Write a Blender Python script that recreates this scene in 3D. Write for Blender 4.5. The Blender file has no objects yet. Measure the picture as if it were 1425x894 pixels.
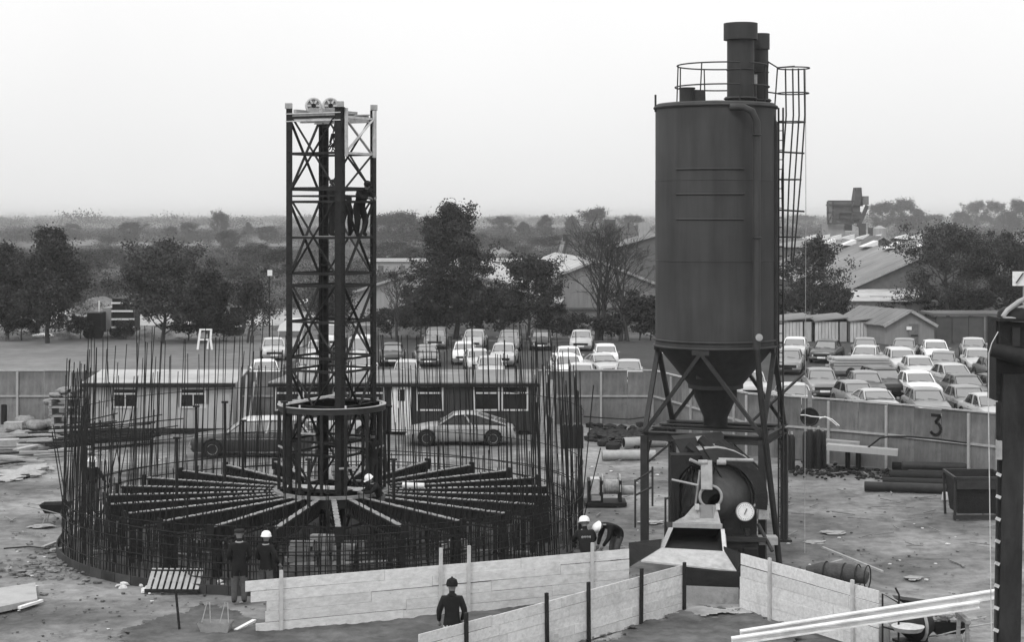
import bpy, math, random
import numpy as np
from mathutils import Vector, Matrix, noise as mnoise
sc = bpy.context.scene
C = sc.collection
PI = math.pi
R = math.radians
rnd = random.Random(7)
F, H, CX, HY = 2400.0, 9.6, 712.5, 300.0     # focal length in photo pixels, eye height, centre column, horizon row

# ---------------------------------------------------------------- camera, sky, sun, exposure
cam = bpy.data.cameras.new('camera'); co = bpy.data.objects.new('camera', cam); C.objects.link(co)
co.location = (0, 0, H); co.rotation_euler = (R(90), 0, 0)
cam.sensor_width = 36; cam.lens = 36 * F / 1425; cam.shift_y = -(447 - HY) / 1425
cam.clip_start = .5; cam.clip_end = 20000
sc.camera = co
w = bpy.data.worlds.new('World'); sc.world = w; w.use_nodes = True
nt = w.node_tree; nt.nodes.clear()
N = nt.nodes.new; L = nt.links.new
SUN_EL = R(52)
sky = N('ShaderNodeTexSky'); sky.sky_type = 'NISHITA'; sky.sun_disc = False
sky.sun_elevation = SUN_EL; sky.sun_rotation = R(210); sky.dust_density = 4; sky.air_density = 1
bw = N('ShaderNodeRGBToBW'); L(sky.outputs[0], bw.inputs[0])
tc = N('ShaderNodeTexCoord'); sx = N('ShaderNodeSeparateXYZ'); L(tc.outputs['Generated'], sx.inputs[0])
rmp = N('ShaderNodeValToRGB'); L(sx.outputs['Z'], rmp.inputs[0])
e = rmp.color_ramp.elements
e[0].position = 0; e[0].color = (7.0, 7.0, 7.0, 1); e[1].position = 1; e[1].color = (12.5, 12.5, 12.5, 1)
for p_, k_ in ((.04, 7.35), (.1, 8.0), (.4, 10.5)): q = rmp.color_ramp.elements.new(p_); q.color = (k_, k_, k_, 1)      # overcast: brighter towards the zenith
nz = N('ShaderNodeTexNoise'); nz.inputs['Scale'].default_value = 5; nz.inputs['Detail'].default_value = 4
L(tc.outputs['Generated'], nz.inputs[0])
mr = N('ShaderNodeMapRange'); mr.inputs[3].default_value = .955; mr.inputs[4].default_value = 1.045; L(nz.outputs[0], mr.inputs[0])
mu = N('ShaderNodeMath'); mu.operation = 'MULTIPLY'; L(rmp.outputs[0], mu.inputs[0]); L(mr.outputs[0], mu.inputs[1])
mx = N('ShaderNodeMath'); mx.operation = 'MULTIPLY_ADD'; L(bw.outputs[0], mx.inputs[0]); mx.inputs[1].default_value = .12; L(mu.outputs[0], mx.inputs[2])
bg = N('ShaderNodeBackground'); bg.inputs[1].default_value = .1; L(mx.outputs[0], bg.inputs[0])
ow = N('ShaderNodeOutputWorld'); L(bg.outputs[0], ow.inputs[0])
sun = bpy.data.lights.new('sun', 'SUN'); sun.energy = 1.1; sun.angle = R(14); sun.color = (1, 1, 1)
so = bpy.data.objects.new('sun', sun); C.objects.link(so); so.rotation_euler = (R(38), 0, R(-30))
vs = sc.view_settings; vs.view_transform = 'Standard'; vs.look = 'None'; vs.exposure = 0.24; vs.gamma = 1

# ---------------------------------------------------------------- helpers
def G(px, py, z=0.0):
    Y = F * (H - z) / (py - HY); return Vector(((px - CX) * Y / F, Y, z))
def A(px, py, Y): return Vector(((px - CX) * Y / F, Y, H - (py - HY) * Y / F))
def V(*a): return Vector(a)
class MB:
    def __init__(s): s.v = []; s.f = []; s.m = []
    def add(s, vs, fs, mi=0):
        b = len(s.v); s.v += [tuple(p) for p in vs]; s.f += [tuple(i + b for i in f) for f in fs]; s.m += [mi] * len(fs); return s
    def box(s, c, d, rz=0, M=None, mi=0, taper=1.0):
        x, y, z = d[0] / 2, d[1] / 2, d[2] / 2; c = Vector(c)
        ps = [Vector((i * x * (taper if k > 0 else 1), j * y * (taper if k > 0 else 1), k * z)) for k in (-1, 1) for j in (-1, 1) for i in (-1, 1)]
        if M is None: M = Matrix.Rotation(rz, 3, 'Z')
        return s.add([c + M @ p for p in ps], [(0, 2, 3, 1), (4, 5, 7, 6), (0, 1, 5, 4), (2, 6, 7, 3), (0, 4, 6, 2), (1, 3, 7, 5)], mi)
    def bar(s, p, q, w, h=None, up=(0, 0, 1), mi=0):
        p, q = Vector(p), Vector(q); d = q - p; ln = d.length
        if ln < 1e-6: return s
        d.normalize(); u = Vector(up)
        if abs(d.dot(u)) > .98: u = Vector((0, 1, 0))
        a = d.cross(u).normalized(); b = a.cross(d)
        M = Matrix((a, d, b)).transposed()
        return s.box((p + q) / 2, (w, ln, h or w), M=M, mi=mi)
    def tube(s, pts, r, n=8, cap=True, mi=0, close=False):
        pts = [Vector(p) for p in pts]; k = len(pts)
        rs = r if isinstance(r, (list, tuple)) else [r] * k
        vs = []; pa = None
        for i, p in enumerate(pts):
            if close: d = pts[(i + 1) % k] - pts[i - 1]
            else: d = pts[min(i + 1, k - 1)] - pts[max(i - 1, 0)]
            if d.length < 1e-9: d = Vector((0, 0, 1))
            d.normalize()
            if pa is None:
                u = Vector((0, 0, 1)) if abs(d.z) < .9 else Vector((0, 1, 0)); a = d.cross(u).normalized()
            else: a = (pa - d * pa.dot(d)).normalized()
            pa = a; b = d.cross(a)
            vs += [p + (a * math.cos(2 * PI * j / n) + b * math.sin(2 * PI * j / n)) * rs[i] for j in range(n)]
        fs = [(i * n + j, i * n + (j + 1) % n, (i + 1) * n + (j + 1) % n, (i + 1) * n + j) for i in range(k - 1) for j in range(n)]
        if close: fs += [((k - 1) * n + j, (k - 1) * n + (j + 1) % n, (j + 1) % n, j) for j in range(n)]
        elif cap: fs += [tuple(range(n))[::-1], tuple((k - 1) * n + j for j in range(n))]
        return s.add(vs, fs, mi)
    def ring(s, c, r, t, n=48, k=6, ax='z', a0=0, a1=2 * PI, mi=0):
        c = Vector(c); full = abs(a1 - a0 - 2 * PI) < 1e-6; m = n if full else n + 1; pts = []
        for i in range(m):
            t_ = a0 + (a1 - a0) * i / n; x, y = math.cos(t_) * r, math.sin(t_) * r
            pts.append(c + (Vector((x, y, 0)) if ax == 'z' else Vector((x, 0, y)) if ax == 'y' else Vector((0, x, y))))
        return s.tube(pts, t, k, close=full, mi=mi)
    def lathe(s, prof, n=32, c=(0, 0, 0), ax='z', mi=0):
        c = Vector(c); vs = []; k = len(prof)
        for r, z in prof:
            for j in range(n):
                x, y = r * math.cos(2 * PI * j / n), r * math.sin(2 * PI * j / n)
                vs.append(c + (Vector((x, y, z)) if ax == 'z' else Vector((x, z, y)) if ax == 'y' else Vector((z, x, y))))
        fs = [(i * n + j, i * n + (j + 1) % n, (i + 1) * n + (j + 1) % n, (i + 1) * n + j) for i in range(k - 1) for j in range(n)]
        if prof[0][0] > 1e-4: fs.append(tuple(range(n))[::-1])
        if prof[-1][0] > 1e-4: fs.append(tuple((k - 1) * n + j for j in range(n)))
        return s.add(vs, fs, mi)
    def prism(s, poly, d, mi=0):      # poly: planar 3-D points, d: extrusion vector
        n = len(poly); d = Vector(d); poly = [Vector(p) for p in poly]
        return s.add(poly + [p + d for p in poly], [tuple(range(n))[::-1], tuple(range(n, 2 * n))] + [(i, (i + 1) % n, (i + 1) % n + n, i + n) for i in range(n)], mi)
    def quad(s, a, b, c, d, mi=0): return s.add([a, b, c, d], [(0, 1, 2, 3)], mi)
    def blob(s, c, r, seed=0, sq=1.0, n=10, amp=.3, mi=0):
        c = Vector(c); vs = []; rr = r if isinstance(r, (tuple, list)) else (r, r, r * sq)
        for i in range(n // 2 + 1):
            th = PI * i / (n // 2)
            for j in range(n):
                ph = 2 * PI * j / n
                d = Vector((math.sin(th) * math.cos(ph), math.sin(th) * math.sin(ph), math.cos(th)))
                k = 1 + amp * mnoise.noise(d * 1.7 + Vector((seed * 7.3, seed * 1.7, 0)))
                vs.append(c + Vector((d.x * rr[0], d.y * rr[1], d.z * rr[2])) * k)
        fs = [(i * n + j, (i + 1) * n + j, (i + 1) * n + (j + 1) % n, i * n + (j + 1) % n) for i in range(n // 2) for j in range(n)]
        return s.add(vs, fs, mi)
    def mesh(s, name, mats, smooth=False, off=(0, 0, 0)):
        me = bpy.data.meshes.new(name)
        o = Vector(off)
        me.from_pydata([(x - o.x, y - o.y, z - o.z) for x, y, z in s.v], [], s.f)
        for m in (mats if isinstance(mats, (list, tuple)) else [mats]): me.materials.append(m)
        if any(s.m): me.polygons.foreach_set('material_index', s.m)
        if smooth:
            me.polygons.foreach_set('use_smooth', [True] * len(s.f))
            if smooth != 'all':
                try: me.set_sharp_from_angle(angle=R(40))
                except Exception: pass
        me.update(); return me
    def build(s, name, mats, parent=None, smooth=False, off=None, loc=None):
        if off is None: off = parent.get('_o', (0, 0, 0)) if parent else (0, 0, 0)
        me = s.mesh(name, mats, smooth, off)
        o = bpy.data.objects.new(name, me); C.objects.link(o)
        if parent: o.parent = parent
        elif loc is not None: o.location = loc
        else: o.location = off
        return o
def tag(o, label=None, cat=None, group=None, kind=None):
    if label: o['label'] = label
    if cat: o['category'] = cat
    if group: o['group'] = group
    if kind: o['kind'] = kind
    return o
OFFS = []
def thing(name, label, cat, loc=(0, 0, 0), rz=0, group=None, world=False):
    """an Empty at the base of the thing; with world=True its parts are given in world coordinates"""
    o = bpy.data.objects.new(name, None); C.objects.link(o); o.location = loc; o.rotation_euler = (0, 0, rz)
    o.empty_display_size = .3
    if world: o['_o'] = tuple(loc); OFFS.append(o)
    return tag(o, label, cat, group)
def inst(name, me, parent=None, loc=(0, 0, 0), rot=(0, 0, 0), scl=None):
    o = bpy.data.objects.new(name, me); C.objects.link(o); o.parent = parent; o.location = loc; o.rotation_euler = rot
    if scl: o.scale = scl if isinstance(scl, (tuple, list)) else (scl,) * 3
    return o
KIDS = {}
def copy_thing(src, loc, rz, label, group=None, scl=None):
    """the thing, its parts and sub-parts, sharing mesh data"""
    def cp(o, par):
        c = o.copy(); C.objects.link(c)
        if par: c.parent = par
        for k in [x for x in ALLKIDS(o)]: cp(k, c)
        return c
    r = cp(src, None); r.location = loc; r.rotation_euler = (0, 0, rz)
    if scl: r.scale = scl if isinstance(scl, (tuple, list)) else (scl,) * 3
    r['label'] = label
    if group: r['group'] = group
    return r
def ALLKIDS(o):
    k = o.name
    if k not in KIDS: KIDS[k] = list(o.children)
    return KIDS[k]
def struct(o): o['kind'] = 'structure'; return o
def stuff(o): o['kind'] = 'stuff'; return o

# ---------------------------------------------------------------- materials (black and white film: every colour is a grey)
MATS = {}
def mat(name, v, rough=.7, var=.25, scale=6, bump=.15, bscale=None, metal=0, spec=.2, stretch=(1, 1, 1), detail=5, var2=0, scale2=.5, dirt=0, obj=True, speck=0, islands=0, objvar=0, lo=.28):
    if name in MATS: return MATS[name]
    m = bpy.data.materials.new(name); m.use_nodes = True; t = m.node_tree; n = t.nodes; l = t.links.new
    b = n['Principled BSDF']; b.inputs['Roughness'].default_value = rough; b.inputs['Metallic'].default_value = metal
    b.inputs['Specular IOR Level'].default_value = spec
    tcn = n.new('ShaderNodeTexCoord'); mp = n.new('ShaderNodeMapping'); mp.inputs['Scale'].default_value = stretch
    l(tcn.outputs['Object' if obj else 'Generated'], mp.inputs[0])
    no = n.new('ShaderNodeTexNoise'); no.inputs['Scale'].default_value = scale; no.inputs['Detail'].default_value = detail; no.inputs['Roughness'].default_value = .65
    l(mp.outputs[0], no.inputs[0])
    r1 = n.new('ShaderNodeMapRange'); r1.inputs[1].default_value = lo; r1.inputs[2].default_value = 1 - lo
    r1.inputs[3].default_value = 1 - var; r1.inputs[4].default_value = 1 + var; l(no.outputs[0], r1.inputs[0])
    cur = r1.outputs[0]
    def mul(x, y):
        k = n.new('ShaderNodeMath'); k.operation = 'MULTIPLY'; l(x, k.inputs[0])
        if isinstance(y, float): k.inputs[1].default_value = y
        else: l(y, k.inputs[1])
        return k.outputs[0]
    if var2:
        n2 = n.new('ShaderNodeTexNoise'); n2.inputs['Scale'].default_value = scale2; n2.inputs['Detail'].default_value = 6; l(tcn.outputs['Object'], n2.inputs[0])
        r2 = n.new('ShaderNodeMapRange'); r2.inputs[1].default_value = .36; r2.inputs[2].default_value = .64; r2.inputs[3].default_value = 1 - var2; r2.inputs[4].default_value = 1 + var2
        l(n2.outputs[0], r2.inputs[0]); cur = mul(cur, r2.outputs[0])
    if dirt:      # blotches of dirt / rust
        n3 = n.new('ShaderNodeTexNoise'); n3.inputs['Scale'].default_value = scale * .45; n3.inputs['Detail'].default_value = 8; n3.inputs['Roughness'].default_value = .75; l(tcn.outputs['Object'], n3.inputs[0])
        r3 = n.new('ShaderNodeMapRange'); r3.inputs[1].default_value = .52; r3.inputs[2].default_value = .66; r3.inputs[3].default_value = 1; r3.inputs[4].default_value = 1 - dirt
        l(n3.outputs[0], r3.inputs[0]); cur = mul(cur, r3.outputs[0])
    if speck:
        vo = n.new('ShaderNodeTexVoronoi'); vo.inputs['Scale'].default_value = scale * 3; l(tcn.outputs['Object'], vo.inputs[0])
        r4 = n.new('ShaderNodeMapRange'); r4.inputs[1].default_value = .04; r4.inputs[2].default_value = .12; r4.inputs[3].default_value = 1 + speck; r4.inputs[4].default_value = 1
        l(vo.outputs['Distance'], r4.inputs[0]); cur = mul(cur, r4.outputs[0])
    if islands:
        ge = n.new('ShaderNodeNewGeometry'); r5 = n.new('ShaderNodeMapRange'); r5.inputs[3].default_value = 1 - islands; r5.inputs[4].default_value = 1 + islands
        l(ge.outputs['Random Per Island'], r5.inputs[0]); cur = mul(cur, r5.outputs[0])
    if objvar:
        oi = n.new('ShaderNodeObjectInfo'); r6 = n.new('ShaderNodeMapRange'); r6.inputs[3].default_value = 1 - objvar; r6.inputs[4].default_value = 1 + objvar
        l(oi.outputs['Random'], r6.inputs[0]); cur = mul(cur, r6.outputs[0])
    cur = mul(cur, float(v))
    cb = n.new('ShaderNodeCombineColor')
    for i in range(3): l(cur, cb.inputs[i])
    l(cb.outputs[0], b.inputs['Base Color'])
    if bump:
        nb = n.new('ShaderNodeTexNoise'); nb.inputs['Scale'].default_value = bscale or scale * 4; nb.inputs['Detail'].default_value = 6; l(mp.outputs[0], nb.inputs[0])
        bp = n.new('ShaderNodeBump'); bp.inputs['Strength'].default_value = bump; bp.inputs['Distance'].default_value = .05; l(nb.outputs[0], bp.inputs['Height']); l(bp.outputs[0], b.inputs['Normal'])
    MATS[name] = m; return m
M_dark = mat('dark_steel', .016, .65, .35, 5, .2, dirt=.3)
M_steel = mat('painted_steel', .016, .62, .3, 4, .15, dirt=.3)
M_rebar = mat('rusty_rebar', .014, .75, .35, 9, .1)
M_silo = mat('silo_paint', .042, .6, .16, 2.2, .2, lo=.36, var2=.2, scale2=.5, stretch=(1.3, 1.3, .12), bscale=1.2, spec=.2)
M_silo2 = mat('silo_frame_paint', .032, .6, .25, 4, .1, dirt=.25)
M_light = mat('pale_metal', .5, .45, .2, 8, .1, dirt=.3)
M_galv = mat('galvanised_steel', .32, .45, .25, 9, .1, dirt=.25)
M_white = mat('white_paint', .78, .5, .08, 6, .05, dirt=.15)
M_board = mat('fresh_boards', .60, .75, .14, 2.2, .2, lo=.34, stretch=(.35, 6, 6), bscale=12, dirt=.2, speck=-.3, objvar=.09)
M_timber = mat('weathered_timber', .26, .8, .3, 3, .2, stretch=(1, 5, 5), objvar=.3)
M_planed = mat('planed_timber', .7, .6, .16, 3, .1, lo=.34, stretch=(.25, 5, 9), dirt=.25, spec=.3)
M_mast = mat('worn_column_steel', .022, .55, .5, 3, .3, lo=.36, stretch=(1, 1, .35), dirt=.5, spec=.3)
M_stake = mat('pale_stake', .46, .8, .2, 5, .1)
M_ply = mat('plywood_hoarding', .15, .8, .35, 1.6, .08, var2=.3, scale2=.6, stretch=(2.2, 2.2, .6), dirt=.42, objvar=.2)
M_rail = mat('hoarding_rail', .33, .8, .2, 5, .1)
M_cabl = mat('pale_cabin_boards', .36, .75, .1, 2, .08, stretch=(3, 3, 1), objvar=.07)
M_cabd = mat('dark_cabin_boards', .036, .7, .2, 2, .08, stretch=(3, 3, 1), objvar=.12)
M_roof = mat('felt_roof', .36, .8, .12, 1, .1, var2=.1)
M_roofd = mat('felt_roof_dark', .2, .85, .15, 1.5, .1, var2=.15)
M_frame = mat('window_frame', .5, .6, .1, 5, .05)
M_rub = mat('tyre_rubber', .018, .8, .2, 8, .1)
M_chrome = mat('chrome', .55, .2, .1, 8, 0, metal=.8)
M_black = mat('black_void', .012, .6, .2, 5, 0)
M_coat = mat('dark_cloth', .012, .9, .3, 14, .3)
M_coat2 = mat('navy_cloth', .02, .9, .3, 14, .3)
M_trous = mat('worn_trousers', .08, .9, .25, 14, .3)
M_skin = mat('skin', .17, .6, .08, 10, .05, spec=.3)
M_boot = mat('boots', .012, .6, .2, 10, .1)
M_helm = mat('white_helmet', .82, .35, .04, 5, 0)
M_conc = mat('concrete', .3, .85, .2, 3, .25, var2=.2, dirt=.2)
M_sack = mat('sacking', .24, .9, .3, 7, .5, dirt=.3)
M_rubble = mat('rubble', .17, .9, .45, 6, .6, islands=.4)
M_paper = mat('white_litter', .6, .9, .25, 10, .3)
M_bark = mat('bark', .045, .9, .4, 6, .6, stretch=(1, 1, .3))
M_tyre = M_rub
def glassm(name, v, ior, rough=.06):
    m = bpy.data.materials.new(name); m.use_nodes = True; b = m.node_tree.nodes['Principled BSDF']
    b.inputs['Base Color'].default_value = (v, v, v, 1); b.inputs['Roughness'].default_value = rough; b.inputs['IOR'].default_value = ior
    n = m.node_tree.nodes; no = n.new('ShaderNodeTexNoise'); no.inputs['Scale'].default_value = 1.3; t = n.new('ShaderNodeTexCoord'); m.node_tree.links.new(t.outputs['Object'], no.inputs[0])
    bp = n.new('ShaderNodeBump'); bp.inputs['Strength'].default_value = .25; bp.inputs['Distance'].default_value = .05; m.node_tree.links.new(no.outputs[0], bp.inputs['Height']); m.node_tree.links.new(bp.outputs[0], b.inputs['Normal'])
    return m
M_glass = glassm('window_glass', .015, 1.38)
M_cglass = glassm('car_glass', .13, 2.1, .12)  # pale base colour stands in for bright sky mirrored in the glass
M_pole = mat('road_lamp', .1, .5)
def foliage(name, v, var=.5):
    m = mat(name, v, .75, .5, .9, 0, islands=var, spec=.25, objvar=.12)
    n = m.node_tree.nodes; l = m.node_tree.links.new
    b = n['Principled BSDF']; tr = n.new('ShaderNodeBsdfTranslucent'); mxs = n.new('ShaderNodeMixShader'); mxs.inputs[0].default_value = .25
    src = b.inputs['Base Color'].links[0].from_socket; l(src, tr.inputs[0])
    l(b.outputs[0], mxs.inputs[1]); l(tr.outputs[0], mxs.inputs[2]); l(mxs.outputs[0], n['Material Output'].inputs[0]); return m
M_leafd = foliage('dark_leaves', .042, .7)
M_leafm = foliage('mid_leaves', .06, .7)
M_leafl = foliage('pale_leaves', .13, .5)
M_leaff = foliage('far_leaves', .055, .35)
CAR = {k: mat('car_paint_' + k, v, .3, .05, 3, 0, spec=.5, dirt=.06) for k, v in
       dict(white=.72, cream=.5, silver=.42, steel=.3, grey=.2, mid=.11, dark=.035, black=.015).items()}

# ---------------------------------------------------------------- ground
def sheet(name, pts, z, m, off=True):
    mb = MB(); mb.add([(p[0], p[1], z) for p in pts], [tuple(range(len(pts)))]); return struct(mb.build(name, m))
M_field = mat('far_field', .085, .95, .35, .02, 0, var2=.45, scale2=.006, detail=8)
n_ = M_field.node_tree.nodes
M_lawn = mat('lawn_grass', .15, .95, .25, .8, .4, var2=.16, scale2=.12, bscale=12)
M_asph = mat('asphalt', .045, .9, .25, 2, .2, var2=.2, scale2=.15, bscale=30)
M_rough = mat('rough_grass', .10, .95, .45, .6, .5, var2=.4, scale2=.06)
M_yard = mat('yard_earth', .168, .92, .28, 2.0, .6, lo=.36, bscale=9, var2=.5, scale2=.2, stretch=(1, 1, 1), detail=12, dirt=.42)
M_soil = mat('dark_soil', .085, .95, .45, 2.2, .8, bscale=6, var2=.3, scale2=.5, speck=.2, detail=9)
M_oldconc = mat('pale_crust', .3, .9, .35, 2, .5, var2=.3, scale2=.6)
sheet('field', [(-9000, -80), (9000, -80), (9000, 12000), (-9000, 12000)], -.14, M_field)
def grid(name, x0, x1, y0, y1, step, z, amp, m, fs=.35, seed=0):
    nx, ny = int((x1 - x0) / step) + 1, int((y1 - y0) / step) + 1; mb = MB(); vs = []
    for j in range(ny):
        for i in range(nx):
            x, y = x0 + (x1 - x0) * i / (nx - 1), y0 + (y1 - y0) * j / (ny - 1)
            vs.append((x, y, z + amp * (mnoise.noise(Vector((x * fs, y * fs, seed))) + .5 * mnoise.noise(Vector((x * fs * 3.1, y * fs * 3.1, seed + 5))) + .25 * mnoise.noise(Vector((x * 4, y * 4, seed))) - .55 * max(0, 1 - 9 * abs(mnoise.noise(Vector((x * .16 + y * .05, y * .33, seed + 9))))))))
    mb.add(vs, [(j * nx + i, j * nx + i + 1, (j + 1) * nx + i + 1, (j + 1) * nx + i) for j in range(ny - 1) for i in range(nx - 1)])
    return struct(mb.build(name, m, smooth='all'))
grid('ground', -40, 34, 14, 79.6, .19, -.02, .05, M_yard)
sheet('lawn', [(-75, 79.6), (-14.4, 79.6), (-14.4, 135), (-75, 135)], .0, M_lawn)
sheet('car_park', [(-14.4, 79.6), (6.3, 79.6), (9.6, 69.2), (14.6, 65.4), (27, 58), (60, 58), (60, 131), (-14.4, 131)], .012, M_asph)
sheet('verge', [(-60, 131), (60, 131), (70, 165), (-70, 165)], .004, M_rough)
sheet('yard_track', [(-90, 150), (-10, 150), (-10, 178), (-90, 178)], .02, mat('track', .3, .9, .3, .5, 0))
# ---------------------------------------------------------------- trees
def leafquad(mb, c, s, rn):
    a = Vector((rn.gauss(0, 1), rn.gauss(0, 1), rn.gauss(0, 1))).normalized(); u = a.orthogonal().normalized(); v = a.cross(u)
    k = rn.uniform(.55, 1) * s; j = k * rn.uniform(.5, .8)
    mb.v += [tuple(c - u * k), tuple(c - v * j * .8), tuple(c + u * k), tuple(c + v * j)]; b = len(mb.v) - 4; mb.f.append((b, b + 1, b + 2, b + 3)); mb.m.append(0)
def leafcloud(LV, rn, c, s, leaf, m, sq=.42, zmax=None):
    g = np.random.default_rng(rn.randrange(1 << 30)); ce = np.array(c) + g.normal(0, 1, (m, 3)) * (s * .5, s * .5, s * sq)
    if zmax: ce[:, 2] = np.clip(ce[:, 2], .1, None); ce[:, 2] = np.where(ce[:, 2] > zmax, zmax * g.uniform(.5, 1, m), ce[:, 2])
    a = g.normal(0, 1, (m, 3)); a /= np.linalg.norm(a, axis=1)[:, None]; u = np.cross(a, g.normal(0, 1, (m, 3))); u /= np.linalg.norm(u, axis=1)[:, None]; v = np.cross(a, u)
    k = (g.uniform(.55, 1, (m, 1)) * leaf); j = k * g.uniform(.5, .8, (m, 1)); LV.append(np.stack([ce - u * k, ce - v * j * .8, ce + u * k, ce + v * j], 1))
def tree_meshes(seed, h, wd, prof, nl=26, leaf=.13, per=95, clump=.5, bare=False, base=.12, multi=1, lean=0):
    """prof(t) -> relative crown radius at relative height t"""
    rn = random.Random(seed); tk = MB(); cr = MB(); tips = []
    def branch(p, d, ln, r, lv):
        pts = [p]; rs = [r]; k = 4
        for i in range(k):
            d = (d + Vector((rn.gauss(0, .13), rn.gauss(0, .13), rn.gauss(.03, .1)))).normalized(); p = p + d * ln / k
            pts.append(p); rs.append(r * (1 - .8 * (i + 1) / k))
            if (bare and lv < 3 and i < 3) or (not bare and lv < 1 and i >= 1):
                dd = (d + Vector((rn.gauss(0, .55), rn.gauss(0, .55), rn.gauss(.1, .4)))).normalized()
                branch(p, dd, ln * rn.uniform(.4, .7), rs[-1] * .7, lv + 1)
            if lv >= 1 and i == 1: tips.append(p)
        tips.append(p); tk.tube(pts, [max(q, .012 if bare else .008) for q in rs], 6 if lv == 0 else 3, cap=False)
    for q in range(multi):
        x0 = Vector((rn.uniform(-.3, .3) * (multi > 1), rn.uniform(-.3, .3) * (multi > 1), 0)); p = x0; pts = [p]; rs = [h * .022]
        ld = Vector((rn.uniform(-.14, .14), rn.uniform(-.1, .1), 0)) * (multi > 1) + Vector((lean, 0, 0)) 
        for i in range(8):
            p = p + Vector((rn.gauss(0, .012) * h, rn.gauss(0, .012) * h, h * .97 / 8)) + ld * h / 8; pts.append(p); rs.append(h * .022 * (1 - (i + 1) / 8.6))
        tk.tube(pts, rs, 8, cap=False)
        for i in range(nl // multi):
            t = base + (1 - base) * ((i + rn.random()) / (nl // multi)) ** .9; k = min(t * 8, 7.99); i0 = int(k); p = pts[i0].lerp(pts[i0 + 1], k - i0)
            rad = wd / 2 * prof(t) * rn.uniform(.5, 1.0); a = i * 2.4 + rn.uniform(-.4, .4) + q
            up = rn.uniform(.35, .9) if not bare else rn.uniform(.8, 1.5)
            d = Vector((math.cos(a), math.sin(a), up)).normalized(); branch(p, d, min(rad / max(.5, math.hypot(d.x, d.y)), (h * 1.02 - p.z) / max(.3, d.z)) * 0.9, h * .008 * (1.25 - t), 0)
    if not bare or per:
        LV = []
        for c in tips:
            if rn.random() < .1: continue
            s = clump * rn.uniform(.6, 1.25)
            m_ = int(per * rn.uniform(.5, 1.2))
            if m_: leafcloud(LV, rn, c, s, leaf, m_)
        if LV: V_ = np.concatenate(LV); cr.v = V_.reshape(-1, 3).tolist(); n4 = len(cr.v) // 4; cr.f = np.arange(n4 * 4).reshape(-1, 4).tolist(); cr.m = [0] * n4
    return tk, cr
TREEP = {}
def tree(name, label, loc, key, trm=M_bark, lm=None, group=None, scl=1, rz=None, **kw):
    lm = lm or M_leafd
    if key not in TREEP:
        tk, cr = tree_meshes(**kw)
        TREEP[key] = (tk.mesh('trunk', M_bark, smooth='all'), cr.mesh('crown', lm) if cr.f else None)
    t = thing(name, label, 'tree' if 'bush' not in name else 'bush', loc, 0, group)
    r = (0, 0, rnd.uniform(0, 6) if rz is None else rz)
    inst('trunk', TREEP[key][0], t, rot=r, scl=scl)
    if TREEP[key][1]: inst('crown', TREEP[key][1], t, rot=r, scl=scl)
    return t
pyr = lambda t: max(.12, min(1, (t + .15) * 2.2) * (1 - t) ** .62 * 1.25)
dome = lambda t: max(.15, math.sin(min(1, t * .92 + .18) * PI) ** .6)
broad = lambda t: max(.2, math.sin(min(1, t * .85 + .15) * PI) ** .45)
def place(px, py, top):      # position and height of a tree from its foot and its top
    p = G(px, py); return p, (py - top) * p.y / F
GT = 'trees along the edge of the car park and lawn'
def near_tree(px, py, top, wpx, label, seed, prof=pyr, name='alder_tree', **kw):
    p, h = place(px, py, top); kw.setdefault('nl', 30); kw['per'] = int(kw.get('per', 95) * 1.35); kw.setdefault('clump', .62)
    return tree(name, label, p, ('n', seed), group=GT, rz=0, seed=seed, h=h, wd=wpx * p.y / F, prof=prof, **kw)
near_tree(66, 478, 322, 100, 'dark leafy tree with knobbly top at the far left behind the lawn', 3, pyr, nl=40, base=.1)
near_tree(10, 474, 345, 70, 'dark tree half out of view at the left edge', 31, dome, nl=26, base=.06)
near_tree(226, 478, 345, 122, 'broad dense tree left of the steel tower behind the lawn', 4, dome, nl=46, base=.08, lm=M_leafm)
near_tree(292, 476, 380, 66, 'lower bushy tree against the right of the broad one by the white frame', 5, dome, nl=26, base=.08)
near_tree(634, 472, 294, 128, 'tallest dark tree behind the middle of the car park', 6, pyr, nl=52, base=.1, per=110)
near_tree(735, 474, 362, 96, 'thin-crowned dark tree between the tallest tree and the bare ones', 8, dome, nl=30, base=.12, per=60)
near_tree(1132, 466, 332, 92, 'dark tree close behind the right of the silo ladder', 11, dome, nl=30, base=.2, per=48)
near_tree(1318, 452, 318, 130, 'wide dark leafy tree in front of the factory gable', 12, dome, nl=44, base=.12, per=90, lm=M_leafm)
near_tree(1398, 452, 330, 105, 'dark leafy tree at the right edge beyond the long shed', 13, dome, nl=34, base=.12, per=90)
near_tree(834, 474, 322, 120, 'multi-stemmed bare tree behind the car park, nearer the middle', 21, broad, 'bare_tree', bare=True, multi=4, nl=36, base=.16, per=0)
near_tree(868, 475, 345, 110, 'bare branching tree close to the left side of the silo', 22, broad, 'bare_tree', bare=True, multi=3, nl=34, base=.16, per=0)
near_tree(553, 478, 378, 56, 'slim bare tree just right of the steel tower', 23, pyr, 'bare_tree', bare=True, nl=26, base=.2, per=0)
near_tree(348, 478, 400, 66, 'sparse half-bare tree left of the pale camper van', 24, broad, 'bare_tree', bare=True, multi=2, nl=22, base=.15, per=3, leaf=.12)
near_tree(462, 476, 405, 50, 'sparse tree seen through the bracing of the steel tower', 25, broad, 'bare_tree', bare=True, nl=22, base=.15, per=6, leaf=.12)
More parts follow.
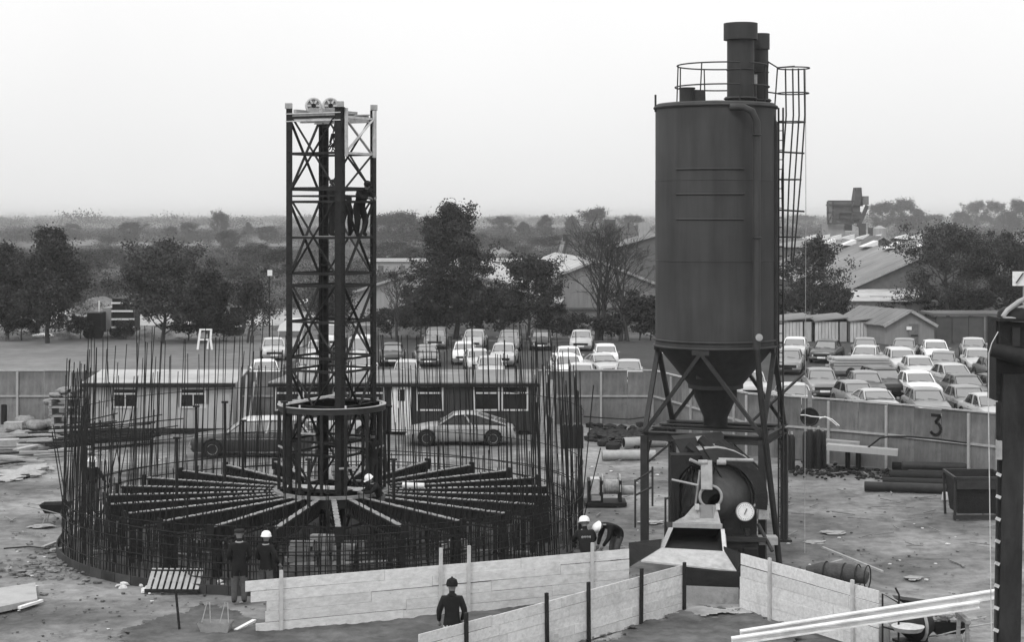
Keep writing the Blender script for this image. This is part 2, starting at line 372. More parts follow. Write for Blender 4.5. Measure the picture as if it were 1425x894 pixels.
# hedge-like bushes under the trees
bk = 0
bushspots = [(30, 474, 440, 60), (112, 472, 450, 34), (172, 472, 455, 30), (262, 474, 440, 60), (310, 475, 448, 50), (545, 472, 442, 50), (585, 472, 425, 60), (610, 472, 420, 70), (668, 472, 420, 70), (700, 472, 430, 60), (768, 472, 440, 50), (795, 476, 448, 36), (850, 474, 450, 50), (890, 474, 430, 60), (905, 474, 445, 50), (935, 470, 430, 60), (1092, 452, 418, 60), (1140, 452, 412, 70), (1165, 452, 420, 40), (1250, 446, 424, 50), (1300, 446, 418, 60), (1350, 446, 415, 60), (1400, 446, 412, 70)]
wh = ['at the left edge of the lawn', 'left of the dark parked lorries', 'in front of the dark containers', 'under the broad tree by the lawn', 'beside the white goal-like frame', 'at the foot of the slim bare tree', 'left of the tallest tree', 'under the left side of the tallest tree', 'under the right side of the tallest tree', 'between the tallest tree and thin-crowned tree', 'right of the thin-crowned tree', 'small clump left of the bare trees', 'between the stems of the bare trees', 'right of the bare trees', 'at the left edge of the silo', 'hidden behind the silo legs', 'behind the first garage', 'behind the second garage', 'left of the pale lean-to', 'right of the gabled garage roof', 'under the wide tree before the factory', 'above the long dark shed', 'beyond the right end of the long dark shed']
for i, (px, py, top, wp) in enumerate(bushspots):
    p, h = place(px, py, top)
    tree('bush', 'dark green bush ' + wh[i], p, ('bush', i % 4), lm=M_leafd, group='bushes below the trees', scl=(wp * p.y / F / 2.5, wp * p.y / F / 2.5, h / 1.9), seed=50 + i % 4, h=2.2, wd=3.2, prof=broad, nl=16, base=.04, per=60, clump=.34, leaf=.12)
# middle distance: hedgerow trees and scrub one can tell apart
MT = [('round', broad, 10, 11), ('oval', dome, 11, 8), ('spread', broad, 8, 12), ('tall', dome, 13, 7)]
def mid_tree(px, py, top, wpx, label, k, lm):
    p, h = place(px, py, top); n_, pr, hh, ww = MT[k]
    return tree('field_tree', label, p, ('m', k, lm.name), lm=lm, group='trees out in the fields', scl=(wpx * p.y / F / ww,) * 2 + (h / hh,), seed=70 + k, h=hh, wd=ww, prof=pr, nl=30, base=.06, per=46, clump=1.1, leaf=.3)
LST = [  # px, foot row, top row, width, kind
 (182, 336, 313, 40, 'dark round tree standing alone in the pale field', 0), (150, 341, 331, 26, 'low dark clump left of the round field tree', 2),
 (308, 333, 303, 30, 'flat-topped tree on the skyline left of the steel tower', 2), (318, 350, 325, 40, 'dark tree below the flat-topped one', 0),
 (100, 330, 314, 30, 'faint round tree beyond the pale field', 0), (262, 334, 313, 30, 'grey tree right of the round field tree', 0), (240, 334, 316, 26, 'small grey tree between two rounder ones', 1),
 (345, 330, 310, 14, 'slim dark tree on the skyline near the tower', 3), (372, 338, 318, 36, 'round tree just left of the tower legs', 0), (355, 378, 345, 60, 'dark scrub thicket left of the tower', 0),
 (125, 385, 352, 60, 'dark bush clump right of the knobbly tree', 0), (160, 372, 350, 50, 'bushy thicket in the scrub on the left', 2), (185, 392, 360, 46, 'darkest thicket in the left scrub', 0), (215, 372, 348, 50, 'thicket above the broad tree', 2), (270, 372, 350, 46, 'scrub tree above the right of the broad tree', 0), (300, 395, 362, 60, 'pale scrub tree by the track', 2), (330, 402, 375, 56, 'low scrub beside the tall lamp', 2), (385, 396, 352, 56, 'dark thicket behind the left tower leg', 0),
 (110, 412, 382, 60, 'scrub bush above the parked lorries', 0), (150, 420, 392, 60, 'grassy scrub bush beyond the containers', 2),
 (560, 345, 302, 60, 'hazy grove right of the steel tower', 0), (535, 342, 305, 44, 'grove edge touching the tower on its right', 0), (590, 345, 310, 50, 'hazy tree behind the tallest tree', 1), (545, 372, 340, 70, 'dark thicket low beside the tower', 0), (575, 380, 348, 60, 'thicket left of the tallest tree', 0),
 (700, 330, 305, 40, 'faint tree right of the tallest tree', 0), (728, 334, 310, 22, 'small pointed tree on the middle skyline', 1), (760, 334, 300, 24, 'dark oval tree on the middle skyline', 3), (795, 334, 302, 24, 'flat oval tree left of the big skyline tree', 1), (828, 336, 296, 44, 'largest tree on the middle skyline', 0), (880, 330, 304, 40, 'pale tree against the left side of the silo', 0),
 (700, 352, 334, 50, 'hedge bush in the middle field', 2), (725, 364, 345, 40, 'bush above the long pale building', 2), (780, 350, 332, 60, 'hedge beyond the conveyor', 2), (820, 352, 328, 60, 'dark hedge tree left of the dark tower block', 0), (660, 350, 330, 60, 'hedge behind the crown of the tallest tree', 2), (748, 350, 334, 50, 'hedge bush left of the conveyor', 2),
 (1118, 318, 302, 40, 'faint distant tree seen past the silo ladder', 0), (1228, 326, 288, 44, 'left tree of the hazy wood by the quarry plant', 0), (1258, 326, 284, 44, 'middle tree of the hazy wood by the quarry plant', 0), (1278, 326, 292, 30, 'right tree of the hazy wood by the quarry plant', 3), (1300, 322, 302, 36, 'low hazy tree between the two woods', 0), (1358, 322, 286, 34, 'left tree of the hazy pair at right', 0), (1384, 322, 286, 34, 'right tree of the hazy pair at right', 0), (1420, 326, 285, 40, 'dark tree on the skyline at the right edge', 0), (1335, 324, 300, 30, 'low hazy tree left of the pair', 2), (1405, 326, 300, 30, 'small tree beside the right edge', 2)]
for i, (px, py, top, wp, lb, k) in enumerate(LST): mid_tree(px, py, top, wp, lb, k, M_leaff if py < 345 else (M_leafl if 'pale' in lb or 'grassy' in lb else M_leafm))
# uncountable scrub and far woods
def scatter_mass(name, label, n, fn, lm, leaf):
    mb = MB(); rn = random.Random(sum(map(ord, name))); LV = []
    for i in range(n):
        c, rad, hh = fn(rn)
        for q in range(5):
            a = rn.uniform(0, 2 * PI); u = rn.random() ** .5; zz = rn.random(); leafcloud(LV, rn, c + Vector((math.cos(a) * rad * .7 * u, math.sin(a) * rad * .7 * u, hh * (.15 + .5 * zz * (1 - .4 * u)))), rad * .5, leaf * min(rad, hh * 1.2) * .26, 70, sq=.25 * min(1, hh / rad), zmax=hh)
    V_ = np.concatenate(LV); mb.v = V_.reshape(-1, 3).tolist(); n4 = len(mb.v) // 4; mb.f = np.arange(n4 * 4).reshape(-1, 4).tolist(); mb.m = [0] * n4
    o = mb.build(name, lm); tag(o, label, 'vegetation', kind='stuff'); return o
def scr(rn):
    py = 352 + 90 * rn.random() ** 1.3; px = rn.uniform(-40, 600); c = G(px, py); r = rn.uniform(1.2, 3.2) * (c.y / 250) ** .3; return c, r, r * rn.uniform(.5, 1.0)
scatter_mass('scrub', 'mass of low scrub and rough bushes between lawn and fields on the left', 420, scr, M_leafm, .2)
scatter_mass('pale_scrub', 'pale rough scrub between the darker bushes on the left', 330, scr, M_leafl, .2)
def thk(rn):
    py = 338 + 100 * rn.random() ** 1.4; px = rn.uniform(-40, 600); c = G(px, py); r = rn.uniform(2, 5); return c, r, r * rn.uniform(.7, 1.1)
scatter_mass('thickets', 'dark thickets and overgrown hedges in the rough ground on the left', 230, thk, M_leafd, .2)
def thk2(rn):
    py = 324 + 16 * rn.random(); px = rn.uniform(-40, 900); c = G(px, py); r = rn.uniform(4, 9); return c, r, r * rn.uniform(.5, .8)
scatter_mass('far_hedges', 'dark hazy hedges crossing the far fields', 230, thk2, M_leaff, .2)
def scr2(rn):
    py = 345 + 26 * rn.random(); px = rn.uniform(600, 900); c = G(px, py); r = rn.uniform(2, 4.5); return c, r, r * rn.uniform(.5, .9)
scatter_mass('field_hedge', 'mass of hedges and scrub in the middle distance beyond the sheds', 120, scr2, M_leafm, .2)
def wood(y0, y1, x0, x1, r0, r1, hf):
    def f(rn):
        Y = rn.uniform(y0, y1); px = rn.uniform(x0, x1); r = rn.uniform(r0, r1); return Vector(((px - CX) * Y / F, Y, 0)), r, rn.uniform(.7, 1.2) * hf * (.6 + .75 * max(0, .5 + mnoise.noise(Vector((px * .012, Y * .002, 3)))))
    return f
scatter_mass('woodland', 'hazy belts of woodland across the plain', 420, wood(650, 1100, -150, 1600, 5, 12, 6), M_leaff, .2)
scatter_mass('distant_woodland', 'far hazy woods just under the skyline', 620, wood(1200, 3200, -150, 1600, 8, 34, 12), M_leaff, .2)
scatter_mass('skyline_wood', 'farthest pale line of trees on the skyline', 240, wood(3300, 4600, -150, 1600, 25, 80, 14), M_leaff, .22)
def gr(rn):
    c = Vector((rn.uniform(-58, 55), rn.uniform(131, 150), 0)); r = rn.uniform(.3, .9); return c, r, r * .8
scatter_mass('tall_grass', 'rough weeds and long grass behind the car park', 420, gr, M_leafl, .2)
M_pale = mat('stubble_field', .19, .95, .15, .02, 0, var2=.12, scale2=.01)
for (a, b, y1, y2) in ((60, 330, 334, 343), (0, 62, 322, 328), (240, 330, 322, 325), (640, 740, 334, 338), (1090, 1290, 318, 324), (1300, 1440, 317, 322), (300, 420, 340, 344), (300, 350, 379, 392), (540, 600, 350, 362), (655, 790, 339, 350)):
    p = [G(a, y2), G(b, y2 - .6), G(b - 14, y1), G(a + 22, y1 + .6)]; sheet('field', p, .06 + .01 * (a % 7), M_pale if (y1 + a) % 2 else mat('meadow', .14, .95, .2, .05, 0))

for nm, px, py, wp, hp in (('mound', 140, 436, 120, 26), ('mound', 325, 400, 90, 16), ('mound', 545, 362, 60, 16), ('mound', 690, 358, 80, 14)):
    p = G(px, py); s_ = p.y / F; mb = MB(); n = 22
    for i in range(n + 1):
        for j in range(n + 1):
            x, y = i / n * 2 - 1, j / n * 2 - 1; r_ = min(1, math.hypot(x, y)); mb.v.append((x * wp * s_ / 2, y * wp * s_ / 2, max(-.3, hp * s_ * (math.cos(r_ * PI) * .5 + .5) * (1 + .5 * mnoise.noise(Vector((x * 2, y * 2, px)))) - .2)))
    mb.f = [(i * (n + 1) + j, (i + 1) * (n + 1) + j, (i + 1) * (n + 1) + j + 1, i * (n + 1) + j + 1) for i in range(n) for j in range(n)]; mb.m = [0] * len(mb.f)
    struct(mb.build(nm, mat('spoil_mound', .14, .95, .3, .4, .5, var2=.3, scale2=.15), smooth='all', loc=p))
# ---------------------------------------------------------------- far and middle buildings
M_corr = mat('pale_corrugated_wall', .30, .7, .12, 1, .05, stretch=(4, 4, .4), dirt=.15)
M_corr2 = mat('grey_corrugated_wall', .2, .8, .15, 1, .05, stretch=(4, 4, .4), dirt=.2)
M_asb = mat('asbestos_roof', .19, .85, .18, .35, .05, var2=.2, scale2=.12, dirt=.15)
M_asbd = mat('dark_asbestos_roof', .1, .85, .2, .35, .05, var2=.2, scale2=.12)
M_brick = mat('dark_gable_wall', .11, .85, .2, 2, .1)
M_sky = mat('rooflight_glass', .62, .4, .1, 2, 0)
def corr_wall(mb, p, q, z0, z1, pitch=.45, d=.06):
    """corrugated sheeting from p to q, real ribs"""
    p, q = Vector(p), Vector(q); u = (q - p); n = max(2, int(u.length / pitch)); u /= n; nrm = Vector((u.y, -u.x, 0)).normalized()
    for i in range(n):
        a = p + u * i; b = a + u * .5; c = a + u
        a2, b2 = a + nrm * d, b + nrm * d
        za = z1(a) if callable(z1) else z1; zb = z1(b) if callable(z1) else z1; zc = z1(c) if callable(z1) else z1
        P = lambda o, z: (o.x, o.y, z)
        mb.add([P(a2, z0), P(b2, z0), P(b2, zb), P(a2, za)], [(0, 1, 2, 3)])
        mb.add([P(b, z0), P(c, z0), P(c, zc), P(b, zb)], [(0, 1, 2, 3)])
        mb.add([P(b2, z0), P(b, z0), P(b, zb), P(b2, zb)], [(0, 1, 2, 3)])
        mb.add([P(a, z0), P(a2, z0), P(a2, za), P(a, za)], [(0, 1, 2, 3)])
def gable_shed(name, label, xa, xb, Y, dx, depth, ze, zr, wallm, roofm, lights=0, openings=(), lightm=None, rake=.35, cat='building', xr=None, group=None, cw=True):
    """gable end facing the camera from xa to xb at depth Y; runs back by (dx, depth)"""
    xm = (xa + xb) / 2 if xr is None else xr; t = thing(name, label, cat, (xm, Y, 0), 0, group, world=True)
    top = lambda p: ze + (zr - ze) * (1 - abs(p.x - xm) / ((xm - xa) if p.x < xm else (xb - xm))) - .02
    mb = MB()
    if cw: corr_wall(mb, (xa, Y, 0), (xb, Y, 0), 0, top, .5, .05)
    else: mb.prism([(xa, Y, 0), (xb, Y, 0), (xb, Y, ze), (xm, Y, zr), (xa, Y, ze)], (0, .2, 0))
    mb.quad((xa, Y, 0), (xa + dx, Y + depth, 0), (xa + dx, Y + depth, ze), (xa, Y, ze)); mb.quad((xb, Y, 0), (xb + dx, Y + depth, 0), (xb + dx, Y + depth, ze), (xb, Y, ze))
    mb.add([(xa + dx, Y + depth, 0), (xb + dx, Y + depth, 0), (xb + dx, Y + depth, ze), (xm + dx, Y + depth, zr), (xa + dx, Y + depth, ze)], [(0, 1, 2, 3, 4)])
    mb.build('wall', wallm, t)
    for s, xe in ((-1, xa), (1, xb)):
        rb = MB(); e0 = Vector((xe + s * rake, Y - rake, ze - .1)); r0 = Vector((xm, Y - rake, zr)); D = Vector((dx, depth + 2 * rake, 0)); nn = 14
        for i in range(nn):      # lapped sheets, each course standing proud of the next
            a = D * (i / nn); b = D * ((i + 1) / nn); h = .05 + .02 * (i % 2)
            rb.prism([e0 + a, r0 + a, r0 + b, e0 + b] if s < 0 else [r0 + a, e0 + a, e0 + b, r0 + b], (0, 0, h))
        rb.build('roof', roofm, t)
    br = MB()
    for xe, s in ((xa, -1), (xb, 1)): br.bar((xe + s * rake, Y - rake - .03, ze - .12), (xm, Y - rake - .03, zr - .02), .06, .22)
    br.build('bargeboard', MATS.get('barge') or mat('barge', .3, .8), t)
    for i in range(lights):
        f = (i + .5) / lights; c = Vector((xm, Y, zr)) + Vector((dx, depth, 0)) * f; lb = MB(); s = 1.35
        lb.add([c + V(-s, -s * .9, .05 - s * .12), c + V(s * .2, -s * .9, .55), c + V(s * .2, s * .9, .55), c + V(-s, s * .9, .05 - s * .12), c + V(s * .2, -s * .9, -.1), c + V(s * .2, s * .9, -.1)], [(0, 1, 2, 3), (1, 4, 5, 2), (0, 4, 1), (3, 2, 5)])
        lb.build('rooflight', lightm or M_sky, t)
    for (x0, x1, z0, z1, gm) in openings:
        f = MB().box(((x0 + x1) / 2, Y - .08, (z0 + z1) / 2), (x1 - x0 + .3, .1, z1 - z0 + .3)).build('window', M_corr, t)
        g = MB().box(((x0 + x1) / 2, Y - .13, (z0 + z1) / 2), (x1 - x0, .06, z1 - z0)); o = g.build('pane', gm, f, off=t['_o'])
    return t
xp = lambda px, Y: (px - CX) * Y / F
zp = lambda py, Y: H - (py - HY) * Y / F
# factory on the right
gable_shed('factory_building', 'big factory shed with dark gable and row of five pale rooflights along its ridge', xp(1183, 165), xp(1432, 165), 165, -3.4, 42, 2.6, 6.35, M_brick, M_asb, lights=5, openings=[(xp(1247, 165), xp(1264, 165), 1.0, 2.5, M_corr2)], xr=xp(1304, 165), cw=False)
t = thing('lean_to', 'low lean-to with pale roof in front of the big factory gable', 'building', (xp(1230, 158), 158, 0), world=True)
mb = MB(); corr_wall(mb, (xp(1150, 157), 157, 0), (xp(1300, 157), 157, 0), 0, zp(421, 157), .5, .05); mb.quad((xp(1150, 157), 157, 0), (xp(1150, 157), 164, 0), (xp(1150, 157), 164, 2.2), (xp(1150, 157), 157, 1.7)); mb.build('wall', M_corr, t)
MB().prism([(xp(1146, 157), 156.7, zp(420, 157)), (xp(1304, 157), 156.7, zp(420, 157)), (xp(1304, 157), 165.2, 2.5), (xp(1146, 157), 165.2, 2.5)], (0, 0, .08)).build('roof', M_roof, t)
MB().box((xp(1224, 160), 160, 2.06), (1.9, 1.1, .12)).build('rooflight', M_corr2, t)
def long_shed(name, label, px0, px1, Y, ze, zr, depth, lights, gable=True):
    t = thing(name, label, 'building', (xp(px0, Y), Y, 0), world=True)
    x0, x1 = xp(px0, Y), xp(px1, Y); MB().box(((x0 + x1) / 2, Y + depth / 2, ze / 2 - .05), (x1 - x0, depth, ze - .1)).build('wall', M_brick, t)
    rb = MB(); h = 8 if gable else 0
    rb.add([(x0, Y - .4, ze), (x1 + .4, Y - .4, ze), (x1 + .4 - h, Y + depth / 2, zr), (x0 + h, Y + depth / 2, zr), (x0, Y + depth, ze), (x1, Y + depth, ze)], [(0, 1, 2, 3), (3, 2, 5, 4), (0, 3, 4), (1, 5, 2)]); rb.build('roof', M_asb, t)
    for px in lights:
        c = V(xp(px, Y + depth / 2), Y + depth * .42, zr - .12); s = 1.2
        MB().add([c + V(-s * 1.2, -s, -.2), c + V(s * .6, -s, .45), c + V(s * 1.2, s, .5), c + V(-s * .5, s, 0), c + V(s * .6, -s, -.4)], [(0, 1, 2, 3), (0, 4, 1)]).build('rooflight', M_sky, t)
    return t
long_shed('factory_building', 'farther factory range with six small rooflights just left of the quarry plant', 1090, 1240, 250, 5.0, 6.5, 16, (1125, 1144, 1160, 1178, 1198, 1215))
long_shed('factory_building', 'farther factory range with four small rooflights right of the quarry plant', 1236, 1345, 254, 5.0, 6.5, 16, (1252, 1272, 1292, 1314))
gable_shed('brick_building', 'dark hipped end building between the two farther factory ranges', xp(1205, 246), xp(1252, 246), 246, 0, 10, 5.0, 6.6, M_brick, M_asbd, cw=False)
# quarry plant
Y = 400; t = thing('quarry_plant', 'hazy quarry plant of stacked hoppers and frames standing on the skyline', 'industrial plant', (xp(1180, Y), Y, 0), world=True)
def pbx(nm, a, b, c, d, y0, dep, m, par=t): return MB().box((xp((a + c) / 2, y0), y0 + dep / 2, (zp(b, y0) + zp(d, y0)) / 2), (xp(c, y0) - xp(a, y0), dep, zp(b, y0) - zp(d, y0))).build(nm, m, par)
M_pl = mat('plant_dark_sheeting', .06, .8, .4, .4, 0, dirt=.4); M_pl2 = mat('plant_concrete', .24, .8, .2, .4, 0)
pbx('base_block', 1152, 312, 1176, 345, Y, 8, M_pl2); pbx('lower_bin', 1175, 311, 1186, 321, Y, 5, M_pl); pbx('bin', 1159, 280, 1197, 311, Y + .3, 8, mat('plant_mid', .13, .8, .4, .6, 0)); pbx('hopper', 1169, 295, 1199, 305, Y - .5, 8, M_pl)
pbx('cabin', 1198, 273, 1209, 285, Y, 4, mat('plant_mid2', .12, .8, .4, .5, 0)); pbx('deck', 1159, 284, 1198, 286, Y - .7, 9, M_pl)
mb = MB(); mb.add([A(1188, 287, Y), A(1201, 287, Y), A(1199, 261, Y), A(1192, 261, Y)] + [A(1188, 287, Y) + V(0, 4, 0), A(1201, 287, Y) + V(0, 4, 0), A(1199, 261, Y) + V(0, 4, 0), A(1192, 261, Y) + V(0, 4, 0)], [(0, 1, 2, 3), (5, 4, 7, 6), (3, 2, 6, 7), (1, 5, 6, 2), (0, 3, 7, 4)]); mb.build('elevator_head', M_pl, t)
mb = MB()
for px in (1152, 1159, 1186): mb.bar(A(px, 280, Y - .8), A(px, 312, Y - .8), .35)
for py in (280, 296, 311): mb.bar(A(1152, py, Y - .8), A(1188, py, Y - .8), .35)
mb.bar(A(1152, 311, Y - .8), A(1159, 296, Y - .8), .25); mb.bar(A(1207, 286, Y), A(1194, 316, Y), .8); mb.bar(A(1200, 311, Y), A(1200, 330, Y), 1.4); mb.bar(A(1213, 317, Y), A(1213, 330, Y), 1.4); mb.build('steel_frame', M_pl, t)
t2 = thing('storage_tank', 'pale round tank beside the foot of the quarry plant', 'tank', (xp(1225, 395), 395, 0), world=True)
MB().lathe([(1.5, 0), (1.5, zp(318, 395)), (.3, zp(314, 395))], 16, (xp(1224, 395), 395, 0)).build('tank_shell', M_corr, t2); MB().tube([A(1233, 330, 395), A(1233, 317, 395)], .25).build('pipe', M_corr, t2)
# middle sheds
gable_shed('workshop_building', 'pale low-pitched workshop behind the tallest tree', xp(452, 152), xp(775, 152), 152, 2, 26, zp(420, 152), zp(366, 152), M_corr, M_roof)
gable_shed('workshop_building', 'grey gabled workshop with striped roof behind the bare trees', xp(690, 158), xp(970, 158), 158, -3, 30, zp(418, 158), zp(362, 158), M_corr2, M_roof)
t = thing('boundary_wall', 'grey sheeted boundary wall running behind the bare trees', 'wall', (xp(800, 147), 147, 0), world=True)
mb = MB(); corr_wall(mb, (xp(560, 147), 147, 0), (xp(930, 147), 147, 0), 0, zp(430, 147), .4, .05); mb.build('sheeting', M_corr2, t)
mb = MB(); mb.box((xp(745, 147), 146.8, zp(429, 147)), (xp(930, 147) - xp(560, 147), .2, .16)); mb.build('cap_rail', M_brick, t)
t = thing('long_building', 'long flat pale building across the middle beyond the tallest tree', 'building', (xp(650, 255), 255, 0), world=True)
MB().box((xp(640, 255), 259, zp(374, 255)), (xp(770, 255) - xp(515, 255), 8, zp(364, 255) - zp(389, 255))).build('wall', M_corr, t)
MB().box((xp(640, 255), 259, zp(363.4, 255)), (xp(773, 255) - xp(512, 255), 8.6, .16)).build('roof', M_sky, t)
for px in (530, 560, 684, 694, 704, 740): MB().box((xp(px, 255), 254.97, zp(374, 255)), (.8, .08, .9)).build('window', M_brick, t)
MB().box((xp(699, 255), 254.8, zp(376, 255)), (.55, .3, 2.3)).build('downpipe', M_white, t)
t = thing('conveyor', 'tall slanting pale conveyor boom rising beyond the striped roof', 'conveyor', (xp(780, 230), 230, 0), world=True)
mb = MB(); mb.bar(A(774, 368, 230), A(786, 329, 230), .55, .5); mb.build('boom', M_corr, t); mb = MB(); mb.bar(A(783, 360, 230), A(790, 334, 230), .3, .3); mb.bar(A(775, 366, 230), A(775, 397, 230), .8); mb.build('support', M_pl, t); MB().bar(A(783, 331, 230), A(790, 331, 230), .8, .8).build('head_box', M_pl, t)
t = gable_shed('brick_building', 'dark brick gabled building close to the left of the silo', xp(850, 215), xp(985, 215), 215, 0, 14, zp(345, 215), zp(326, 215), M_brick, M_asb, cw=False)
t = thing('chimney', 'pale square chimney just left of the silo', 'chimney', (xp(896, 222), 222, 0), world=True)
MB().box((xp(896, 222), 222, zp(322, 222) / 2 + .8), (1.35, 1.35, zp(315, 222))).build('stack', M_corr, t); MB().box((xp(896, 222), 222, zp(312, 222)), (.8, .8, .5)).build('pot', M_corr, t)
t = thing('tower_block', 'dark stepped tower block on the middle skyline', 'building', (xp(850, 300), 300, 0), world=True)
MB().box((xp(852, 300), 302, zp(330, 300) / 2 + .5), (xp(862, 300) - xp(842, 300), 5, zp(320, 300))).build('wall', M_pl, t); MB().box((xp(849, 300), 302, zp(313, 300)), (1.9, 4, 1.8)).build('upper_storey', M_pl, t)
# garages and long shed beyond the car park
def garage(px0, px1, py0, label, foot=476):
    p = G(px0, foot); Y = p.y; x0, x1 = xp(px0, Y), xp(px1, Y); h = zp(py0 + 5, Y); d = 4.5; k = (x1 - x0)
    t = thing('lockup_garage', label, 'garage', ((x0 + x1) / 2, Y, 0), 0, 'row of three flat-roofed lock-up garages', world=True); s = .72
    mb = MB(); n = 7
    for i in range(n): a = x0 + .1 + (k * s - .1) * i / n; MB().box((a + k * s / n / 2, Y, h / 2), (k * s / n - .05, .1, h - .03)).build('board', mat('garage_boards', .44, .8, .2, 2, .1, stretch=(3, 3, .6), objvar=.1), t)
    for i in range(3): a = x0 + k * s + .08 + (k * (1 - s) - .15) * i / 3; MB().box((a + k * (1 - s) / 6, Y + .01 + .001 * i, h / 2), (k * (1 - s) / 3 - .05, .1, h - .03)).build('board', M_cabl, t)
    MB().box(((x0 + x1) / 2, Y + d / 2 + .1, h / 2), (k - .15, d, h - .06)).build('garage_body', M_brick, t)
    MB().add([(x0, Y - .2, h), (x1, Y - .2, h + .28), (x1, Y + d, h + .35), (x0, Y + d, h + .1), (x0, Y - .2, h + .1), (x1, Y - .2, h + .38), (x1, Y + d, h + .45), (x0, Y + d, h + .2)], [(4, 5, 6, 7), (0, 1, 5, 4), (1, 2, 6, 5), (3, 0, 4, 7)]).build('roof', M_asb, t)
    MB().box((x0 + k * s + .03, Y - .06, h / 2), (.1, .06, h)).build('post', M_dark, t); MB().box((x1 - .04, Y - .06, h / 2), (.12, .06, h)).build('post', M_dark, t)
garage(1082, 1131, 443, 'flat-roofed garage leftmost of the row, partly behind the ladder'); garage(1132, 1180, 443, 'flat-roofed garage in the middle of the row'); garage(1181, 1229, 443, 'flat-roofed garage next to the gabled one', 477)
Y = G(1260, 480).y; t = gable_shed('gabled_garage', 'gabled garage with door and white notice, right of the three flat-roofed ones', xp(1233, Y), xp(1300, Y), Y, -2.6, 5.5, zp(452, Y), zp(432, Y), M_corr2, M_asb, rake=.22, cat='garage', cw=False)
MB().box((xp(1271, Y), Y - .06, zp(465, Y)), (xp(1277, Y) - xp(1264, Y), .08, zp(452, Y) - zp(480, Y))).build('door', mat('garage_door', .13, .8), t); MB().box((xp(1264.5, Y), Y - .13, zp(457, Y)), (.38, .03, .24)).build('notice', M_white, t); MB().box((xp(1272, Y), Y - .13, zp(467, Y)), (.5, .05, .08)).build('hinge_strap', M_dark, t)
Y = G(1360, 478).y; t = thing('long_shed', 'long dark panelled shed behind the cars at the right', 'shed', (xp(1302, Y), Y, 0), world=True)
for i in range(9):
    a = xp(1302, Y) + i * 1.22; MB().box((a + .61, Y, zp(441, Y) / 2), (1.18, .12, zp(441, Y))).build('panel', mat('shed_panel', .07, .85, .2, 1.5, .1, objvar=.15), t)
    if i % 3 == 2: MB().box((a + 1.22, Y - .1, zp(441, Y) / 2), (.1, .08, zp(441, Y))).build('post', M_corr2, t)
MB().box((xp(1302, Y) + 5.5, Y + 2, zp(438, Y)), (11.4, 4.4, .16)).build('roof', M_asbd, t); MB().box((xp(1302, Y) + 5.5, Y + 2.2, .9), (10.8, 4, 1.7)).build('back_wall', M_brick, t)
t = thing('sign_board', 'white notice board with dark slanting stroke above the machine head at the right edge', 'sign', (xp(1425, 120), 120, 0), world=True)
MB().box((xp(1425, 120), 120, zp(388, 120)), (1.6, .06, 1.0)).build('board', M_white, t); MB().bar(A(1414, 394, 119.9), A(1424, 380, 119.9), .16, .05).build('stroke', M_dark, t); MB().bar(A(1425, 396, 120.1), V(xp(1425, 120), 120.1, 0), .12).build('post', M_galv, t)
# left yard
def lorry(px, py, w, h, label, m, cabm, cabw=.25, stripes=0):
    p = G(px, py); s = p.y / F; t = thing('parked_lorry', label, 'lorry', p, world=True); W, Hh = w * s, h * s
    MB().box((p.x + W / 2, p.y + 1.2, Hh / 2 + .4), (W, 2.3, Hh - .1)).build('body', m, t)
    for i in range(stripes): MB().box((p.x + W / 2, p.y + .0, .8 + (Hh - .8) * i / max(1, stripes - 1)), (W + .1, .12, .14)).build('trim_rail', M_white, t)
    MB().box((p.x - W * cabw / 2 - .1, p.y + 1.2, Hh * .36 + .4), (W * cabw, 2.1, Hh * .7)).build('cab', cabm, t)
    for k in (.15, .75): MB().lathe([(.48, 0), (.48, .3)], 14, (p.x + W * k, p.y - .05, .48), 'y').build('wheel', M_rub, t)
lorry(121, 472, 19, 30, 'dark box lorry with pale rounded roof behind the lawn', M_black, M_dark, .2); lorry(156, 470, 30, 48, 'tall dark container lorry with pale trim lines behind the lawn', M_black, M_corr, .4, 4)
lorry(320, 468, 16, 34, 'dark upright lorry box left of the tall lamp', M_black, M_dark, .2, 1)
def sheeted_load(px, py, w, h, label):
    p = G(px, py); s = p.y / F; mb = MB(); mb.blob((0, 0, h * s * .35), (w * s / 2, 1.0, h * s * .65), px, n=12, amp=.25); o = mb.build('covered_load', M_white, smooth='all', loc=p); tag(o, label, 'covered load', 'pale covered loads in the far yard')
sheeted_load(338, 432, 13, 6, 'small pale covered load left of the tall lamp'); sheeted_load(368, 428, 20, 9, 'pale covered load at the foot of the tall lamp'); sheeted_load(430, 424, 30, 8, 'pale load seen through the tower bracing'); sheeted_load(60, 470, 30, 6, 'pale load glimpsed under the knobbly tree'); sheeted_load(85, 440, 18, 7, 'pale load right of the knobbly tree trunk')
p = G(375, 470); t = thing('floodlight_mast', 'thin tall lamp mast with square white head', 'lamp', p, world=True); MB().tube([p, A(375, 384, p.y)], .06).build('mast', M_dark, t); MB().box(A(375.5, 380, p.y), (.36, .2, .45)).build('lamp_head', M_white, t); MB().box(A(369, 378, p.y), (.7, .15, .2)).build('side_arm', M_dark, t)
p = G(138, 470); MB().tube([V(0, 0, 0), V(0, 0, 2.9)], .07).build('flag_post', M_white, loc=p); tag(bpy.data.objects['flag_post'], 'short white post between the two dark lorries', 'post')
p = G(285, 487); t = thing('timber_goal', 'white goal-like timber frame standing on the edge of the lawn', 'frame', p, world=True); Y = p.y
for nm, a, b in (('post', (279, 458), (277, 472)), ('post', (294, 458), (293, 472)), ('leg', (277, 472), (275, 487)), ('leg', (293, 472), (295, 487)), ('leg', (291, 472), (289, 486)), ('crossbar', (279, 459), (294, 459)), ('crossbar', (278, 473), (293, 473))): MB().bar(A(*a, Y), A(*b, Y), .14, .1).build(nm, M_white, t)
